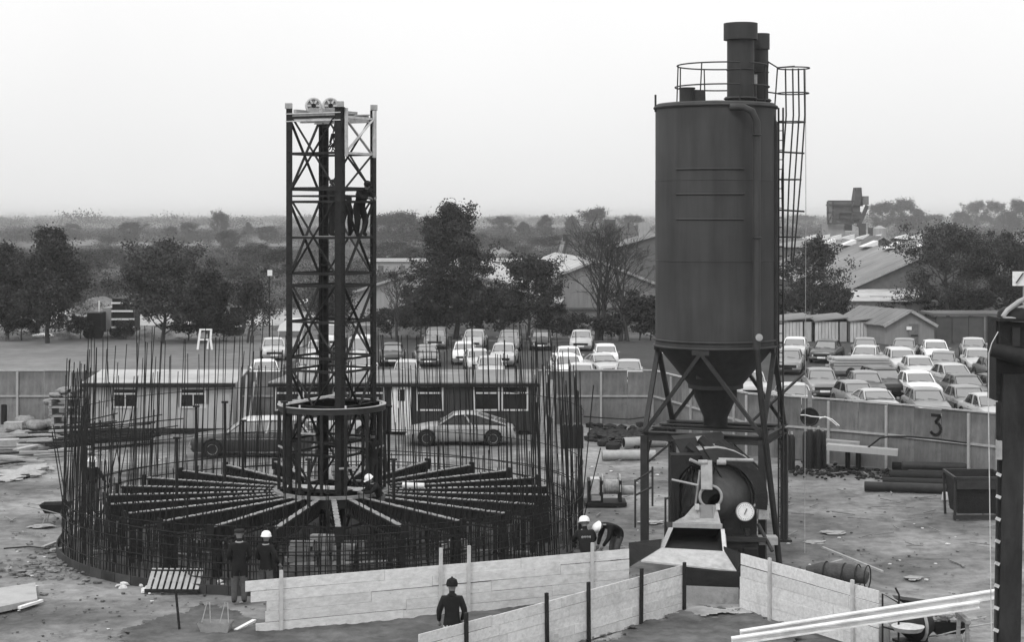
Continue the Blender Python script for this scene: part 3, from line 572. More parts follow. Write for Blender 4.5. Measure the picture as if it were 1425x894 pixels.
p = G(918, 492); t = thing('white_box', 'small white tapered box standing left of the silo leg', 'box', p); MB().box((0, 0, .42), (.62, .5, .84), taper=.75).build('box_body', M_white, t); MB().box((0, 0, .86), (.5, .42, .05)).build('lid', M_light, t)

# ---------------------------------------------------------------- hoarding
HP = [V(-30, 79.2, 0), V(xp(910, 79.2), 79.2, 0), V(xp(1040, 69), 69, 0), V(xp(1235, 65.3), 65.3, 0), V(xp(1390, 61.8), 61.8, 0), V(xp(1520, 59), 59, 0)]
t = thing('site_hoarding', 'long weathered plywood hoarding with rails and posts round the site', 'fence', (0, 79, 0), world=True)
pm = {}
hp_three = None
for k in range(len(HP) - 1):
    a, b = HP[k], HP[k + 1]; d = b - a; ln = d.length; n = max(1, round(ln / 1.22)); u = d / n; rz = math.atan2(d.y, d.x); nrm = V(d.y, -d.x, 0).normalized()
    for i in range(n):
        c = a + u * (i + .5); key = round(u.length, 2)
        if key not in pm: pm[key] = MB().box((0, 0, 1.22), (u.length - .02, .02, 2.44)).mesh('panel', M_ply)
        inst('panel', pm[key], t, c - Vector(t['_o']) + nrm * .006 * (i % 2) + V(0, 0, rnd.uniform(-.03, .03)), (0, 0, rz))
    st = 3 if k in (2, 3) else 2
    for i in range(0, n, st):
        c = a + u * i + nrm * .07; o = MB().box((0, 0, 1.2), (.1, .08, 2.42)).build('post', M_rail, t, off=(0, 0, 0))
        o.location = c - Vector(t['_o']); o.rotation_euler = (0, 0, rz)
    MB().bar(a + nrm * .045 + V(0, 0, 1.3), b + nrm * .045 + V(0, 0, 1.3), .05, .08).build('rail', M_rail, t)
    MB().bar(a + nrm * .0 + V(0, 0, 2.49), b + V(0, 0, 2.49), .12, .05).build('top_rail', M_rail, t)
# painted 3
c3 = A(1303.5, 592, 63.65); aa = HP[3]; bb = HP[4]; d = (bb - aa).normalized(); tt = (c3.x - aa.x) / d.x; c3 = aa + d * tt + V(0, 0, H - 292 * (aa + d * tt).y / F); nrm = V(d.y, -d.x, 0)
pts = []
for i in range(9): a_ = R(150 - i * 30); pts.append((math.cos(a_) * .19, .17 + math.sin(a_) * .15))
pts = [(-.2, .36), (.2, .36), (-.02, .1), (.1, .07), (.2, -.04), (.22, -.18), (.14, -.31), (0, -.37), (-.14, -.34), (-.22, -.25)]
mb = MB()
for (x0, z0), (x1, z1) in zip(pts, pts[1:]): mb.bar(c3 + d * x0 + V(0, 0, z0) + nrm * .03, c3 + d * x1 + V(0, 0, z1) + nrm * .03, .115, .012, up=nrm)
o = mb.build('painted_number', M_black, t); o['label'] = 'black painted figure 3 on the hoarding'

# ---------------------------------------------------------------- site cabins
def window(par, x0, x1, z0, z1, Y, mull=1, transom=.72, off=None):
    w = MB(); t_ = .07; xm, zm = (x0 + x1) / 2, (z0 + z1) / 2
    w.box((xm, Y, z0), (x1 - x0 + t_, .1, t_)); w.box((xm, Y, z1), (x1 - x0 + t_, .1, t_)); w.box((x0, Y, zm), (t_, .096, z1 - z0 - t_)); w.box((x1, Y, zm), (t_, .096, z1 - z0 - t_))
    zt = z0 + (z1 - z0) * transom; w.box((xm, Y, zt), (x1 - x0 - t_, .09, t_))
    for i in range(mull): w.box((x0 + (x1 - x0) * (i + 1) / (mull + 1), Y + .005, z0 + (zt - z0) / 2), (.04, .08, zt - z0 - t_))
    f = w.build('window', M_frame, par); g = MB().box((xm, Y + .03, (z0 + zt) / 2), (x1 - x0 - t_, .02, zt - z0 - t_)).build('pane', M_glass, f, off=par['_o']); MB().box((xm, Y + .03, (z1 + zt) / 2), (x1 - x0 - t_, .02, z1 - zt - t_)).build('pane', M_glass, f, off=par['_o'])
Y = 75.8; t = thing('site_cabin', 'pale boarded site cabin with two dark windows behind the rebar', 'cabin', (xp(225, Y), Y, 0), world=True)
x0, x1, zt = xp(126, Y), xp(324, Y), zp(535, Y); bw_ = (x1 - x0) / 18; wins = [(xp(158, Y), xp(191, Y), zp(567, Y), zp(541, Y)), (xp(252, Y), xp(286, Y), zp(567, Y), zp(541, Y))]
for i in range(18):
    a = x0 + i * bw_; inw = [w_ for w_ in wins if a + bw_ > w_[0] and a < w_[1]]
    if inw:
        MB().box((a + bw_ / 2, Y, .2 + (inw[0][2] - .2) / 2), (bw_ - .02, .05, inw[0][2] - .2)).build('board', M_cabl, t); MB().box((a + bw_ / 2, Y, (inw[0][3] + zt) / 2), (bw_ - .02, .05, zt - inw[0][3])).build('board', M_cabl, t)
    else: MB().box((a + bw_ / 2, Y, .2 + (zt - .2) / 2), (bw_ - .02, .05, zt - .2)).build('board', M_cabl, t)
for w_ in wins: window(t, *w_, Y - .02)
MB().box(((x0 + x1) / 2, Y + 1.4, 1.15), (x1 - x0 - .02, 2.6, 2.05)).build('cabin_body', M_cabl, t)
MB().prism([(x0 - .35, Y - .2, zp(534, Y)), (x1 + .2, Y - .2, zp(534, Y)), (x1 + .2, Y + 3.0, 2.5), (x0 - .2, Y + 3.0, 2.5)], (0, 0, .06)).build('roof', M_roof, t)
MB().box(((x0 + x1) / 2 - .1, Y - .23, zp(536, Y)), (x1 - x0 + .5, .05, .17)).build('fascia', M_dark, t); MB().box((x1 - .9, Y - .04, .75), (1.5, .04, 1.1)).build('patch_panel', M_cabl, t)
MB().box((x1 - .06, Y - .03, 1.2), (.16, .06, 2.0)).build('corner_post', M_timber, t); MB().box((x0 + 3, Y - .05, .14), (x1 - x0 - .1, .1, .2)).build('skirt', M_dark, t)
Y = 75.6; t = thing('site_cabin', 'long dark boarded site cabin with white-framed windows and a white door', 'cabin', (xp(560, Y), Y, 0), world=True)
x0, x1, zt = xp(380, Y), xp(744, Y), zp(534, Y)
ws = [(xp(384, Y), xp(417, Y), 2), (xp(422, Y), xp(454, Y), 1), (xp(463, Y), xp(487, Y), 1), (xp(492, Y), xp(534, Y), 1), (xp(581, Y), xp(616, Y), 1), (xp(660, Y), xp(694, Y), 1), (xp(699, Y), xp(734, Y), 1)]
n = 46; bw_ = (x1 - x0) / n; dr = (xp(545, Y), xp(572, Y)); z0, z1 = zp(571, Y), zp(538, Y)
for i in range(n):
    a = x0 + i * bw_
    if dr[0] - .1 < a + bw_ / 2 < dr[1] + .1: continue
    if any(a + bw_ / 2 > w_[0] and a + bw_ / 2 < w_[1] for w_ in ws): MB().box((a + bw_ / 2, Y, .15 + (z0 - .15) / 2), (bw_ - .02, .05, z0 - .15)).build('board', M_cabd, t)
    else: MB().box((a + bw_ / 2, Y, .15 + (zt - .15) / 2), (bw_ - .02, .05, zt - .15)).build('board', M_cabd, t)
for w_ in ws: window(t, w_[0], w_[1], z0, z1, Y - .02, 0)
dm = MB().box((sum(dr) / 2, Y - .03, 1.15), (dr[1] - dr[0], .07, 2.05)).build('door', M_white, t)
MB().box((sum(dr) / 2, Y - .075, 1.72), (.3, .03, .5)).build('door_pane', M_glass, dm, off=t['_o'])
for i in range(6): MB().box((dr[0] + .07 + i * (dr[1] - dr[0] - .1) / 5.4, Y - .08, 1.12), (.03, .02, 1.9)).build('door_batten', M_light, dm, off=t['_o'])
MB().box(((x0 + x1) / 2, Y + 1.4, 1.1), (x1 - x0 - .02, 2.6, 1.95)).build('cabin_body', M_cabd, t)
MB().prism([(x0 - .2, Y - .15, zp(533.6, Y)), (x1 + .15, Y - .15, zp(533.6, Y)), (x1 + .15, Y + 3.1, 2.45), (x0 + .6, Y + 3.1, 2.45)], (0, 0, .06)).build('roof', M_roofd, t)
MB().box(((x0 + x1) / 2, Y - .18, zp(536, Y)), (x1 - x0 + .4, .05, .15)).build('fascia', M_black, t); MB().tube([V(x1 + .02, Y - .1, 0), V(x1 + .12, Y - .1, 2.9)], .05).build('scaffold_pole', M_rail, t)
for i in range(5): o = MB().bar((0, 0, 0), (rnd.uniform(.2, .4), .25, 3.0 - i * .3), .12, .05).build('leaning_plank', M_timber, loc=(xp(748 + i * 5, 75), 75.2, 0)); tag(o, ['pale plank propped against the end of the dark cabin', 'second plank leaning beside the dark cabin', 'middle plank of the five leaning beyond the dark cabin', 'fourth plank leaning beyond the dark cabin', 'shortest plank leaning farthest from the dark cabin'][i], 'plank', 'planks leaning beside the dark cabin')
for i, px in enumerate((331, 337, 343)): o = MB().bar((0, 0, 0), (.12 * i, .2, 2.9 - .3 * i), .1, .05).build('leaning_pole', M_rail, loc=(xp(px, 75), 75.4, 0)); tag(o, ['tall pale pole leaning on the pale cabin corner', 'pole between the two cabins, middle one', 'pole between the two cabins, nearest the dark one'][i], 'pole', 'poles between the two cabins')
# ---------------------------------------------------------------- cars
def loft(mb, secs, mi=0):
    n = len(secs[0]); b = len(mb.v)
    for s in secs: mb.v += [tuple(p) for p in s]
    for i in range(len(secs) - 1):
        for j in range(n - 1): mb.f.append((b + i * n + j, b + (i + 1) * n + j, b + (i + 1) * n + j + 1, b + i * n + j + 1)); mb.m.append(mi)
    mb.f.append(tuple(b + j for j in range(n))); mb.m.append(mi); mb.f.append(tuple(b + (len(secs) - 1) * n + j for j in range(n))[::-1]); mb.m.append(mi)
STY = {  # length, width, height, belt stations (x, top z), greenhouse (front base x, front roof x, rear roof x, rear base x), roof half width
 'saloon': (4.25, 1.64, 1.38, [(-2.12, .62), (-2.02, .74), (-1.3, .84), (-.75, .9), (.9, .9), (1.15, .92), (1.95, .86), (2.1, .7)], (-.85, -.25, .85, 1.35), .58),
 'hatch': (3.7, 1.52, 1.36, [(-1.85, .6), (-1.75, .76), (-1.1, .86), (-.7, .92), (1.5, .92), (1.7, .88), (1.84, .66)], (-.8, -.3, 1.15, 1.65), .54),
 'estate': (4.5, 1.68, 1.4, [(-2.25, .6), (-2.15, .74), (-1.4, .84), (-.85, .9), (1.9, .9), (2.15, .86), (2.24, .62)], (-.95, -.35, 1.75, 2.12), .6),
 'coupe': (4.1, 1.62, 1.28, [(-2.05, .58), (-1.95, .7), (-1.2, .8), (-.6, .86), (1.1, .88), (1.7, .84), (2.04, .66)], (-.75, -.1, .7, 1.6), .56),
 'fastback': (4.6, 1.72, 1.36, [(-2.3, .52), (-2.15, .7), (-1.4, .84), (-.85, .88), (1.0, .88), (1.8, .84), (2.2, .74), (2.3, .6)], (-.95, -.3, .7, 1.95), .58),
 'van': (3.9, 1.6, 1.85, [(-1.95, .7), (-1.85, .95), (-1.4, 1.05), (1.8, 1.05), (1.94, .8)], (-1.5, -1.05, 1.8, 1.9), .66)}
CPROTO = {}
def car(style, paint, label, loc, rz, group, twotone=None, front='round', scl=1):
    """front of the car points to local -X; rz turns it about its base"""
    key = (style, paint, front, twotone)
    if key in CPROTO: return copy_thing(CPROTO[key], loc, rz, label, group, scl)
    Ln, W, Ht, belt, (gf, rf, rr, gr_), rw = STY[style]; hw = W / 2; zb = .2; P = CAR[paint]; Pb = CAR[twotone] if twotone else P
    t = thing('parked_car', label, 'car', loc, rz, group)
    if scl != 1: t.scale = (scl,) * 3
    b = MB(); secs = []
    for i, (x, z) in enumerate(belt):
        e_ = .86 if i in (0, len(belt) - 1) else .96 if i in (1, len(belt) - 2) else 1; h2 = hw * e_; zb_ = zb + (.1 if i in (0, len(belt) - 1) else 0)
        half = [(0, zb_), (h2 * .88, zb_), (h2 * .97, zb_ + .12), (h2, (zb_ + z) / 2 + .05), (h2 * .985, z - .12), (h2 * .93, z - .02), (h2 * .6, z + .025), (0, z + .035)]
        secs.append([(x, y, zz) for y, zz in half] + [(x, -y, zz) for y, zz in half[::-1]][1:])
    loft(b, secs); b.build('body', Pb if twotone else P, t, smooth='auto')
    bx = lambda x: [z for xx, z in belt if xx <= x][-1]
    zf, zr_ = .88 if style != 'van' else 1.02, .88 if style != 'van' else 1.03; zro = Ht
    g = MB(); gw = hw * .9
    B = [(gf, gw * .96, zf), (gr_, gw * .96, zr_)]; T = [(rf, rw, zro - .05), (rr, rw, zro - .05)]
    xm = (rf + rr) / 2; ss = []
    for (x, wdt, z, crown) in ((rf - .04, rw * .97, zro - .06, .0), (rf + .14, rw, zro - .02, .03), (xm, rw * 1.01, zro, .03), (rr - .14, rw, zro - .02, .03), (rr + .04, rw * .97, zro - .07, 0)):
        ss.append([(x, wdt + .03, z - .06), (x, wdt, z - .01), (x, wdt * .6, z + crown * .8), (x, 0, z + crown), (x, -wdt * .6, z + crown * .8), (x, -wdt, z - .01), (x, -wdt - .03, z - .06)])
    loft(g, ss, 0)
    # pillars and the dark interior
    for s in (-1, 1):
        for (xb, xt) in ((gf, rf), (gr_, rr), ((gf + gr_) / 2 - .05, xm - .03)) + ((((gr_ + rr) / 2 - .45), rr - .35),) * (style == 'estate'):
            g.bar((xb, s * gw * .95, zf), (xt, s * (rw + .02), zro - .07), .07, .05, up=(0, s, .2))
    g.build('roof', P, t, smooth='auto')
    k = MB(); k.add([(gf + .03, gw * .9, zf), (gr_ - .03, gw * .9, zr_), (gr_ - .03, -gw * .9, zr_), (gf + .03, -gw * .9, zf), (rf + .03, rw - .05, zro - .09), (rr - .03, rw - .05, zro - .09), (rr - .03, -rw + .05, zro - .09), (rf + .03, -rw + .05, zro - .09)], [(0, 1, 5, 4), (1, 2, 6, 5), (2, 3, 7, 6), (3, 0, 4, 7)])
    k.build('interior', M_black, t)
    y0, y1 = gw * .86, rw - .05
    MB().prism([(gf, -y0, zf + .03), (gf, y0, zf + .03), (rf, y1, zro - .08), (rf, -y1, zro - .08)], (.02, 0, 0)).build('windscreen', M_cglass, t)
    MB().prism([(gr_ - .02, y0, zr_ + .05), (gr_ - .02, -y0, zr_ + .05), (rr, -y1, zro - .1), (rr, y1, zro - .1)], (-.02, 0, 0)).build('rear_window', M_cglass, t)
    for s in (-1, 1):
        mid = (gf + gr_) / 2 - .05; midt = xm - .03
        for (a, b_, c, d_) in ((gf + .12, mid - .05, midt - .05, rf + .08), (mid + .05, gr_ - .15, rr - .08, midt + .05)):
            MB().prism([(a, s * gw * .925, zf + .03), (b_, s * gw * .925, zf + .03), (c, s * (rw - .005), zro - .11), (d_, s * (rw - .005), zro - .11)][::s], (0, s * .015, 0)).build('side_window', M_cglass if twotone else M_glass, t)
        for x, nm in ((-Ln * .315, 0), (Ln * .3, 1)):
            wz = .31; wh_ = MB().lathe([(.2, -.08), (.29, -.085), (.31, -.05), (.31, .05), (.29, .085), (.2, .08)], 16, ax='y').build('wheel', M_rub, t, loc=None); wh_.location = (x, s * (hw - .045), wz)
            rm = MB().lathe([(.0, .055), (.09, .075), (.12, .05), (.19, .085), (.2, .06)], 14, ax='y').build('rim', M_galv, wh_); rm.scale = (1, s, 1)
            MB().ring((x, s * (hw + .004), wz + .02), .36, .028, 14, 4, 'y', R(-5), R(185)).build('wheel_arch', M_black, t)
            MB().lathe([(.0, 0), (.355, 0), (.355, .012)], 16, (x, s * hw + (.0 if s > 0 else -.012), wz + .03), 'y').build('wheel_well_shade', M_black, t)  # flat black disc painted for the shade inside the wheel arch
        m_ = MB().box((gf + .05, s * (hw + .04), zf + .06), (.06, .13, .09)).build('mirror', M_chrome, t)
        if style in ('saloon', 'estate', 'fastback'): MB().box((0, s * (hw + .006), .68), (Ln * .72, .012, .025)).build('side_trim', M_chrome, t)
        MB().box(((gf + gr_) / 2 + .15, s * (hw + .0), .78), (.12, .03, .025)).build('door_handle', M_chrome, t)
    fx = -Ln / 2; fz = belt[0][1] - .1
    MB().box((fx + .0, 0, .4), (.12, W * .94, .1)).build('bumper', M_chrome, t); MB().box((-fx, 0, .42), (.12, W * .94, .1)).build('bumper', M_chrome, t)
    MB().box((fx + .02, 0, fz), (.08, W * .62, .17)).build('grille', M_black if front != 'wide' else M_dark, t)
    for s in (-1, 1):
        if front == 'twin': spots = (s * hw * .66, s * hw * .47)
        else: spots = (s * hw * .68,)
        for y in spots: MB().lathe([(0, -.02), (.06 if front == 'twin' else .085, -.015), (.07 if front == 'twin' else .095, .05)], 12, (fx + .0, y, fz), 'x').build('headlight', M_light, t)
        MB().box((-fx - .01, s * hw * .72, .66), (.06, .2, .14)).build('tail_light', M_dark, t)
    MB().box((fx - .065, 0, .4), (.02, .5, .11)).build('number_plate', M_white if rnd.random() < .5 else M_black, t)
    for s in (-.35, .25): MB().bar((gf - .02, s, zf + .05), (gf + (rf - gf) * .12 - .02, s + .42, zf + .1), .02, .015).build('wiper', M_black, t)
    CPROTO[key] = t; return t
FR = PI / 2      # facing the camera
GP = 'cars parked in the car park'
def cp(px, py, deg, style, paint, label, front='round', twotone=None, sc_=1.0):
    """px,py: where the middle of the front bumper touches the ground"""
    if px > 1000: deg -= 20; sc_ *= 1.03
    p = G(px, py); rz = R(90 + deg); f = STY[style][0] / 2 * sc_
    c = p + V(math.cos(rz), math.sin(rz), 0) * f
    return car(style, paint, label, c, rz, GP, twotone, front, sc_)
# left block
cp(605, 487, 0, 'estate', 'grey', 'grey rounded car in the back row, leftmost of that row right of the tower', 'round'); cp(657, 489, -4, 'saloon', 'silver', 'pale saloon in the back row, second from the left below the tallest tree', 'twin')
cp(707, 490, -3, 'saloon', 'grey', 'grey saloon in the back row, third from the left', 'wide'); cp(753, 489, 0, 'hatch', 'dark', 'dark hatchback in the back row seen through right-hand rods', 'wide'); cp(808, 490, -4, 'saloon', 'silver', 'light grey saloon in the back row below the bare trees', 'round')
cp(546, 511, 3, 'hatch', 'dark', 'dark hatchback with pale roof, first in the second row right of the tower', 'wide', None); cp(596, 512, 6, 'coupe', 'grey', 'grey coupe in the second row among the rods', 'wide'); cp(645, 509, 0, 'hatch', 'white', 'small white car in the middle of the second row', 'twin')
cp(698, 512, -4, 'saloon', 'silver', 'light saloon behind the pair of front-row cars by the cabin roof', 'round'); cp(668, 521, 6, 'hatch', 'cream', 'cream car peeping out behind the left of the front-row car over the dark cabin', 'round')
cp(685, 534, 4, 'saloon', 'silver', 'pale saloon in the front row just above the dark cabin roof', 'round'); cp(563, 540, 0, 'hatch', 'silver', 'pale hatchback behind the cabin roof, half hidden by rods', 'round')
cp(795, 518, 3, 'saloon', 'white', 'white saloon behind two others at the left of the hoarding top', 'round'); cp(796, 532, 6, 'estate', 'white', 'white estate wedged between two cars at the hoarding top', 'round'); cp(805, 546, -6, 'saloon', 'cream', 'cream saloon with dark side windows nearest the hoarding', 'round')
cp(845, 513, 0, 'hatch', 'white', 'white hatchback standing upright, back of three left of the silo', 'round'); cp(851, 527, 12, 'coupe', 'silver', 'silver coupe turned slightly, middle of three left of the silo', 'round'); cp(875, 540, -4, 'saloon', 'silver', 'light saloon nearest the hoarding left of the silo', 'round')
cp(382, 503, 10, 'saloon', 'silver', 'pale saloon below the camper van left of the tower', 'round'); cp(372, 540, 12, 'saloon', 'white', 'white saloon in front of the other, left of the tower above the hoarding', 'round')
cp(442, 507, 4, 'saloon', 'silver', 'pale saloon seen between the left and rear tower legs', 'round'); cp(433, 534, 8, 'saloon', 'cream', 'cream saloon lower between the left and rear tower legs', 'round'); cp(499, 512, 0, 'van', 'cream', 'cream high-roofed car between the front and right tower legs', 'round'); cp(500, 534, 0, 'saloon', 'white', 'white saloon below the high-roofed car between tower legs', 'round')
cp(460, 488, 0, 'van', 'white', 'white van behind the rear tower leg', 'round')
# right block
cp(1032, 536, 10, 'saloon', 'silver', 'pale saloon behind the silo frame, left of the slanting legs'); cp(1048, 560, 16, 'saloon', 'silver', 'light saloon just behind hoarding within the silo frame')
cp(1103, 503, 6, 'saloon', 'white', 'white saloon in the back row just right of the silo', 'round', 'cream'); cp(1096, 523, 8, 'saloon', 'grey', 'grey saloon partly hidden by the silo ladder', 'twin'); cp(1143, 507, 0, 'saloon', 'dark', 'dark square saloon facing the camera before the middle garage', 'twin')
cp(1205, 504, 10, 'saloon', 'grey', 'dark-bodied saloon with greyer roof before the third flat garage', 'round', 'mid'); cp(1198, 517, 0, 'saloon', 'cream', 'cream saloon end-on behind the load of planks', 'wide'); cp(1256, 505, 4, 'saloon', 'grey', 'grey saloon directly before the gabled garage'); cp(1306, 508, 12, 'saloon', 'white', 'white saloon at the right of the gabled garage', 'wide')
cp(1262, 523, 16, 'estate', 'cream', 'cream estate behind the pale roofed pair in the right block'); cp(1288, 535, 18, 'saloon', 'cream', 'cream saloon second behind the whitest car', 'round'); cp(1311, 527, 4, 'saloon', 'grey', 'grey saloon facing left of the roofed row', 'round')
cp(1247, 556, 24, 'estate', 'black', 'black estate with pale roof beside the whitest car', 'wide'); cp(1292, 561, 22, 'saloon', 'white', 'brightest white saloon with twin headlights in the right block', 'twin')
cp(1357, 504, 8, 'saloon', 'silver', 'saloon with pale roof and darker body, back row before the long shed', 'round', 'grey'); cp(1366, 522, 12, 'saloon', 'silver', 'silver saloon second row before the long dark shed'); cp(1390, 513, 10, 'hatch', 'mid', 'mid-grey hatchback near the right end of the long shed')
cp(1400, 536, 20, 'saloon', 'mid', 'darker saloon left of the big steel column, upper'); cp(1345, 548, 26, 'saloon', 'silver', 'silver saloon right of the whitest car, angled'); cp(1362, 566, 24, 'saloon', 'mid', 'darker saloon nose-on left of the steel column'); cp(1408, 566, 26, 'saloon', 'dark', 'dark saloon close behind the steel column')
cp(1148, 556, 16, 'saloon', 'grey', 'mid grey saloon facing the camera beyond the cable reel'); cp(1214, 561, 18, 'saloon', 'grey', 'grey saloon with dark grille and dark flanks below the planks load', 'wide', 'dark'); cp(1205, 577, 24, 'hatch', 'grey', 'grey hatchback just above the hoarding below the planks'); cp(1236, 588, 24, 'coupe', 'silver', 'low silver coupe nearest the hoarding')
cp(1302, 590, 18, 'saloon', 'grey', 'grey saloon in front of the whitest car by the hoarding'); cp(1362, 586, 20, 'saloon', 'grey', 'grey saloon above the painted figure, right one'); cp(1400, 600, 24, 'saloon', 'silver', 'silver saloon by the hoarding beside the steel column'); cp(1115, 582, 20, 'saloon', 'silver', 'silver roof just over the hoarding above the cable reel')
# camper van
p = G(404, 484); t = thing('camper_van', 'pale camper van with rounded raised roof left of the steel tower', 'camper van', p, world=True); Y = p.y
MB().box(A(404, 472, Y) + V(0, 1.8, 0), (1.75, 3.6, 1.15)).build('body', CAR['cream'], t); MB().add([A(x, y, Y) + V(0, dy, 0) for dy in (-.02, 3.4) for x, y in ((386, 461), (420, 461), (417, 452), (410, 447), (397, 447), (389, 453))], [(0, 1, 2, 3, 4, 5), (6, 11, 10, 9, 8, 7)] + [(i, i + 6, (i + 1) % 6 + 6, (i + 1) % 6) for i in range(6)]).build('raised_roof', CAR['white'], t, smooth='auto')
MB().box(A(403, 465, Y) + V(0, -.05, 0), (1.5, .05, .42)).build('windscreen', M_cglass, t)
for s in (-.75, .75): MB().lathe([(.3, -.1), (.3, .1)], 14, (p.x + s, p.y + .5, .3), 'x').build('wheel', M_rub, t)
# the two cars and the van beside the cabins
car('estate', 'silver', 'dark estate car with pale roof pillars standing before the pale cabin', G(349, 637) + V(0, .8, 0), R(2), None, 'dark', 'wide', 1.08)
o = car('fastback', 'steel', 'silver streamlined saloon parked side-on before the dark cabin', G(641, 621) + V(0, .85, 0), R(0), None, None, 'round', .98)
car('hatch', 'silver', 'light hatchback parked behind the foot of the steel tower', G(468, 616) + V(0, .8, 0), R(4), None, None, 'round', 1.0)
# planks on a trailer in the car park
p = G(1198, 525); t = thing('flat_trailer', 'small flat trailer carrying stacked boards in the right block of cars', 'trailer', p); MB().box((0, .9, .42), (3.1, 1.9, .12)).build('bed', M_timber, t); MB().bar((-1.5, .9, .4), (-2.4, .6, .35), .08).build('drawbar', M_galv, t)
for x in (-.6, .6): MB().lathe([(.28, -.08), (.28, .08)], 14, (x, -.02, .28), 'y').build('wheel', M_rub, t)
for r_ in range(4):
    for c_ in range(3):
        o = MB().box((0, 0, 0), (3.2 + .2 * ((r_ + c_) % 3), .5, .12)).build('board', M_cabl, loc=p + V(.1 * (r_ % 2), .25 + c_ * .6, .55 + r_ * .17)); tag(o, ['lowest', 'second', 'third', 'topmost'][r_] + ' layer, ' + ['nearest', 'middle', 'farthest'][c_] + ' board of the pale stack on the flat trailer', 'board', 'boards stacked on the flat trailer')
        o.rotation_euler = (0, 0, R(rnd.uniform(-1.5, 1.5)))
# ---------------------------------------------------------------- lattice tower
TC = A(461.5, 0, 51.2); TC.z = 0; TS = 46.9
cor = [V(-1.23, .31, 0), V(.31, -1.23, 0) * 1.0, V(1.23, .31, 0) * 1.0, V(-.29, 1.25, 0)]   # left, front, right, back
cor = [V(-1.29, -.4, 0), V(.4, -1.29, 0), V(1.29, .4, 0), V(-.4, 1.29, 0)]
zt_ = lambda py: H - (py - HY) / TS
t = thing('lattice_tower', 'tall dark square lattice steel tower rising from the middle of the rebar ring', 'tower', TC)
ZT = 12.75
for ci, c in enumerate(cor):
    d1 = (cor[(ci + 1) % 4] - c).normalized(); d2 = (cor[ci - 1] - c).normalized(); lg = MB(); w = .18
    for a, b in ((V(0, 0, 0), d1), (V(0, 0, 0), d2)):     # angle-iron flanges
        lg.bar(c + a + b * w / 2, c + a + b * w / 2 + V(0, 0, ZT), w, .02, up=b.cross(V(0, 0, 1)))
    o_ = c.normalized() * -.0
    lg.bar(c + d1 * w, c + d1 * w + V(0, 0, ZT), .05, .05); lg.bar(c + d2 * w, c + d2 * w + V(0, 0, ZT), .05, .05)
    lobj = lg.build('leg', M_steel, t)
    lc = MB()
    for i in range(42):
        z = .3 + i * .3; lc.bar(c + d1 * w + V(0, 0, z), c + d2 * w + V(0, 0, z), .035, .07)
        for dd in (d1, d2):
            q = c + dd * (w * .55) + V(0, 0, z + .1); nn = V(-dd.y, dd.x, 0); nn = nn if nn.dot(c) > 0 else -nn; lc.box(q + nn * .025, (.045, .045, .03))
    stuff(lc.build('batten_plates', M_steel, lobj))
mods = [zt_(727), zt_(611), zt_(496), zt_(380), zt_(264)]
mods = [(zt_(727), zt_(629)), (zt_(611), zt_(514)), (zt_(496), zt_(397)), (zt_(380), zt_(281)), (zt_(264), zt_(165))]
for ci in range(4):
    a, b = cor[ci], cor[(ci + 1) % 4]; u = (b - a).normalized(); a2, b2 = a + u * .2, b - u * .2; nrm = V(u.y, -u.x, 0); nrm = nrm if nrm.dot(a + b) > 0 else -nrm
    for mi_, (z0, z1) in enumerate(mods):
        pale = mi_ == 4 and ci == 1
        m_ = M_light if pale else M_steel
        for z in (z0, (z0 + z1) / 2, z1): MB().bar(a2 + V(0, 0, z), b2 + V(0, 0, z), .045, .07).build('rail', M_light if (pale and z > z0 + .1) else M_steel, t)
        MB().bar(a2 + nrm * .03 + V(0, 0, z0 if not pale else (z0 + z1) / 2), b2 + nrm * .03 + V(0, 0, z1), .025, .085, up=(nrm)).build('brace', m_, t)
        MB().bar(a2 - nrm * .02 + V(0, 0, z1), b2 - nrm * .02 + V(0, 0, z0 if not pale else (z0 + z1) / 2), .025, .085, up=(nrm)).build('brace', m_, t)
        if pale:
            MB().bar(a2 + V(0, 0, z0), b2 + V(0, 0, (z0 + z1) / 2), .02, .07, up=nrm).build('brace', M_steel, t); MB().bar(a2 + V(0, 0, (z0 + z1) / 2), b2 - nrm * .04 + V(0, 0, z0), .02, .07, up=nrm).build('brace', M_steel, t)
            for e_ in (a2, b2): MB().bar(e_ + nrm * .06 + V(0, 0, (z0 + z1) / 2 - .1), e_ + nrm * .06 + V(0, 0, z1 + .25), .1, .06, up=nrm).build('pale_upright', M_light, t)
# guard rails round the men's stage, head beams, sheaves
for zz in (zt_(262), zt_(273)):
    for ci in range(4): MB().bar(cor[ci] * .97 + V(0, 0, zz), cor[(ci + 1) % 4] * .97 + V(0, 0, zz), .05, .05).build('guard_rail', M_steel, t)
for i in range(7):
    f = -1.0 + i * .33; u = (cor[1] - cor[0]).normalized(); v = (cor[3] - cor[0]).normalized(); c0 = cor[0] + v * (.2 + i * .2) + V(0, 0, zt_(330))
    MB().bar(c0 + u * .1, c0 + u * 1.6, .19, .05).build('stage_board', M_timber if i % 2 else M_rail, t)
u = (cor[1] - cor[0]).normalized(); v = (cor[3] - cor[0]).normalized()
for dd in (.02, .75, 1.5):
    hb = MB(); p_, q_ = cor[0] + v * dd + V(0, 0, zt_(170)), cor[1] + v * dd + V(0, 0, zt_(170)); hb.bar(p_, q_, .14, .03); hb.bar(p_ + V(0, 0, .22), q_ + V(0, 0, .22), .14, .03); hb.bar(p_ + V(0, 0, .11), q_ + V(0, 0, .11), .03, .22); hb.build('head_beam', M_light if dd < .1 else M_galv, t)
for dd in (.3, 1.2): MB().bar(cor[0] + u * dd + V(0, 0, zt_(156)), cor[3] + u * dd + V(0, 0, zt_(156)), .1, .1).build('sheave_beam', M_galv, t)
for c in cor: MB().box(c * .95 + V(0, 0, ZT + .08), (.2, .2, .16)).build('leg_cap', M_galv, t)
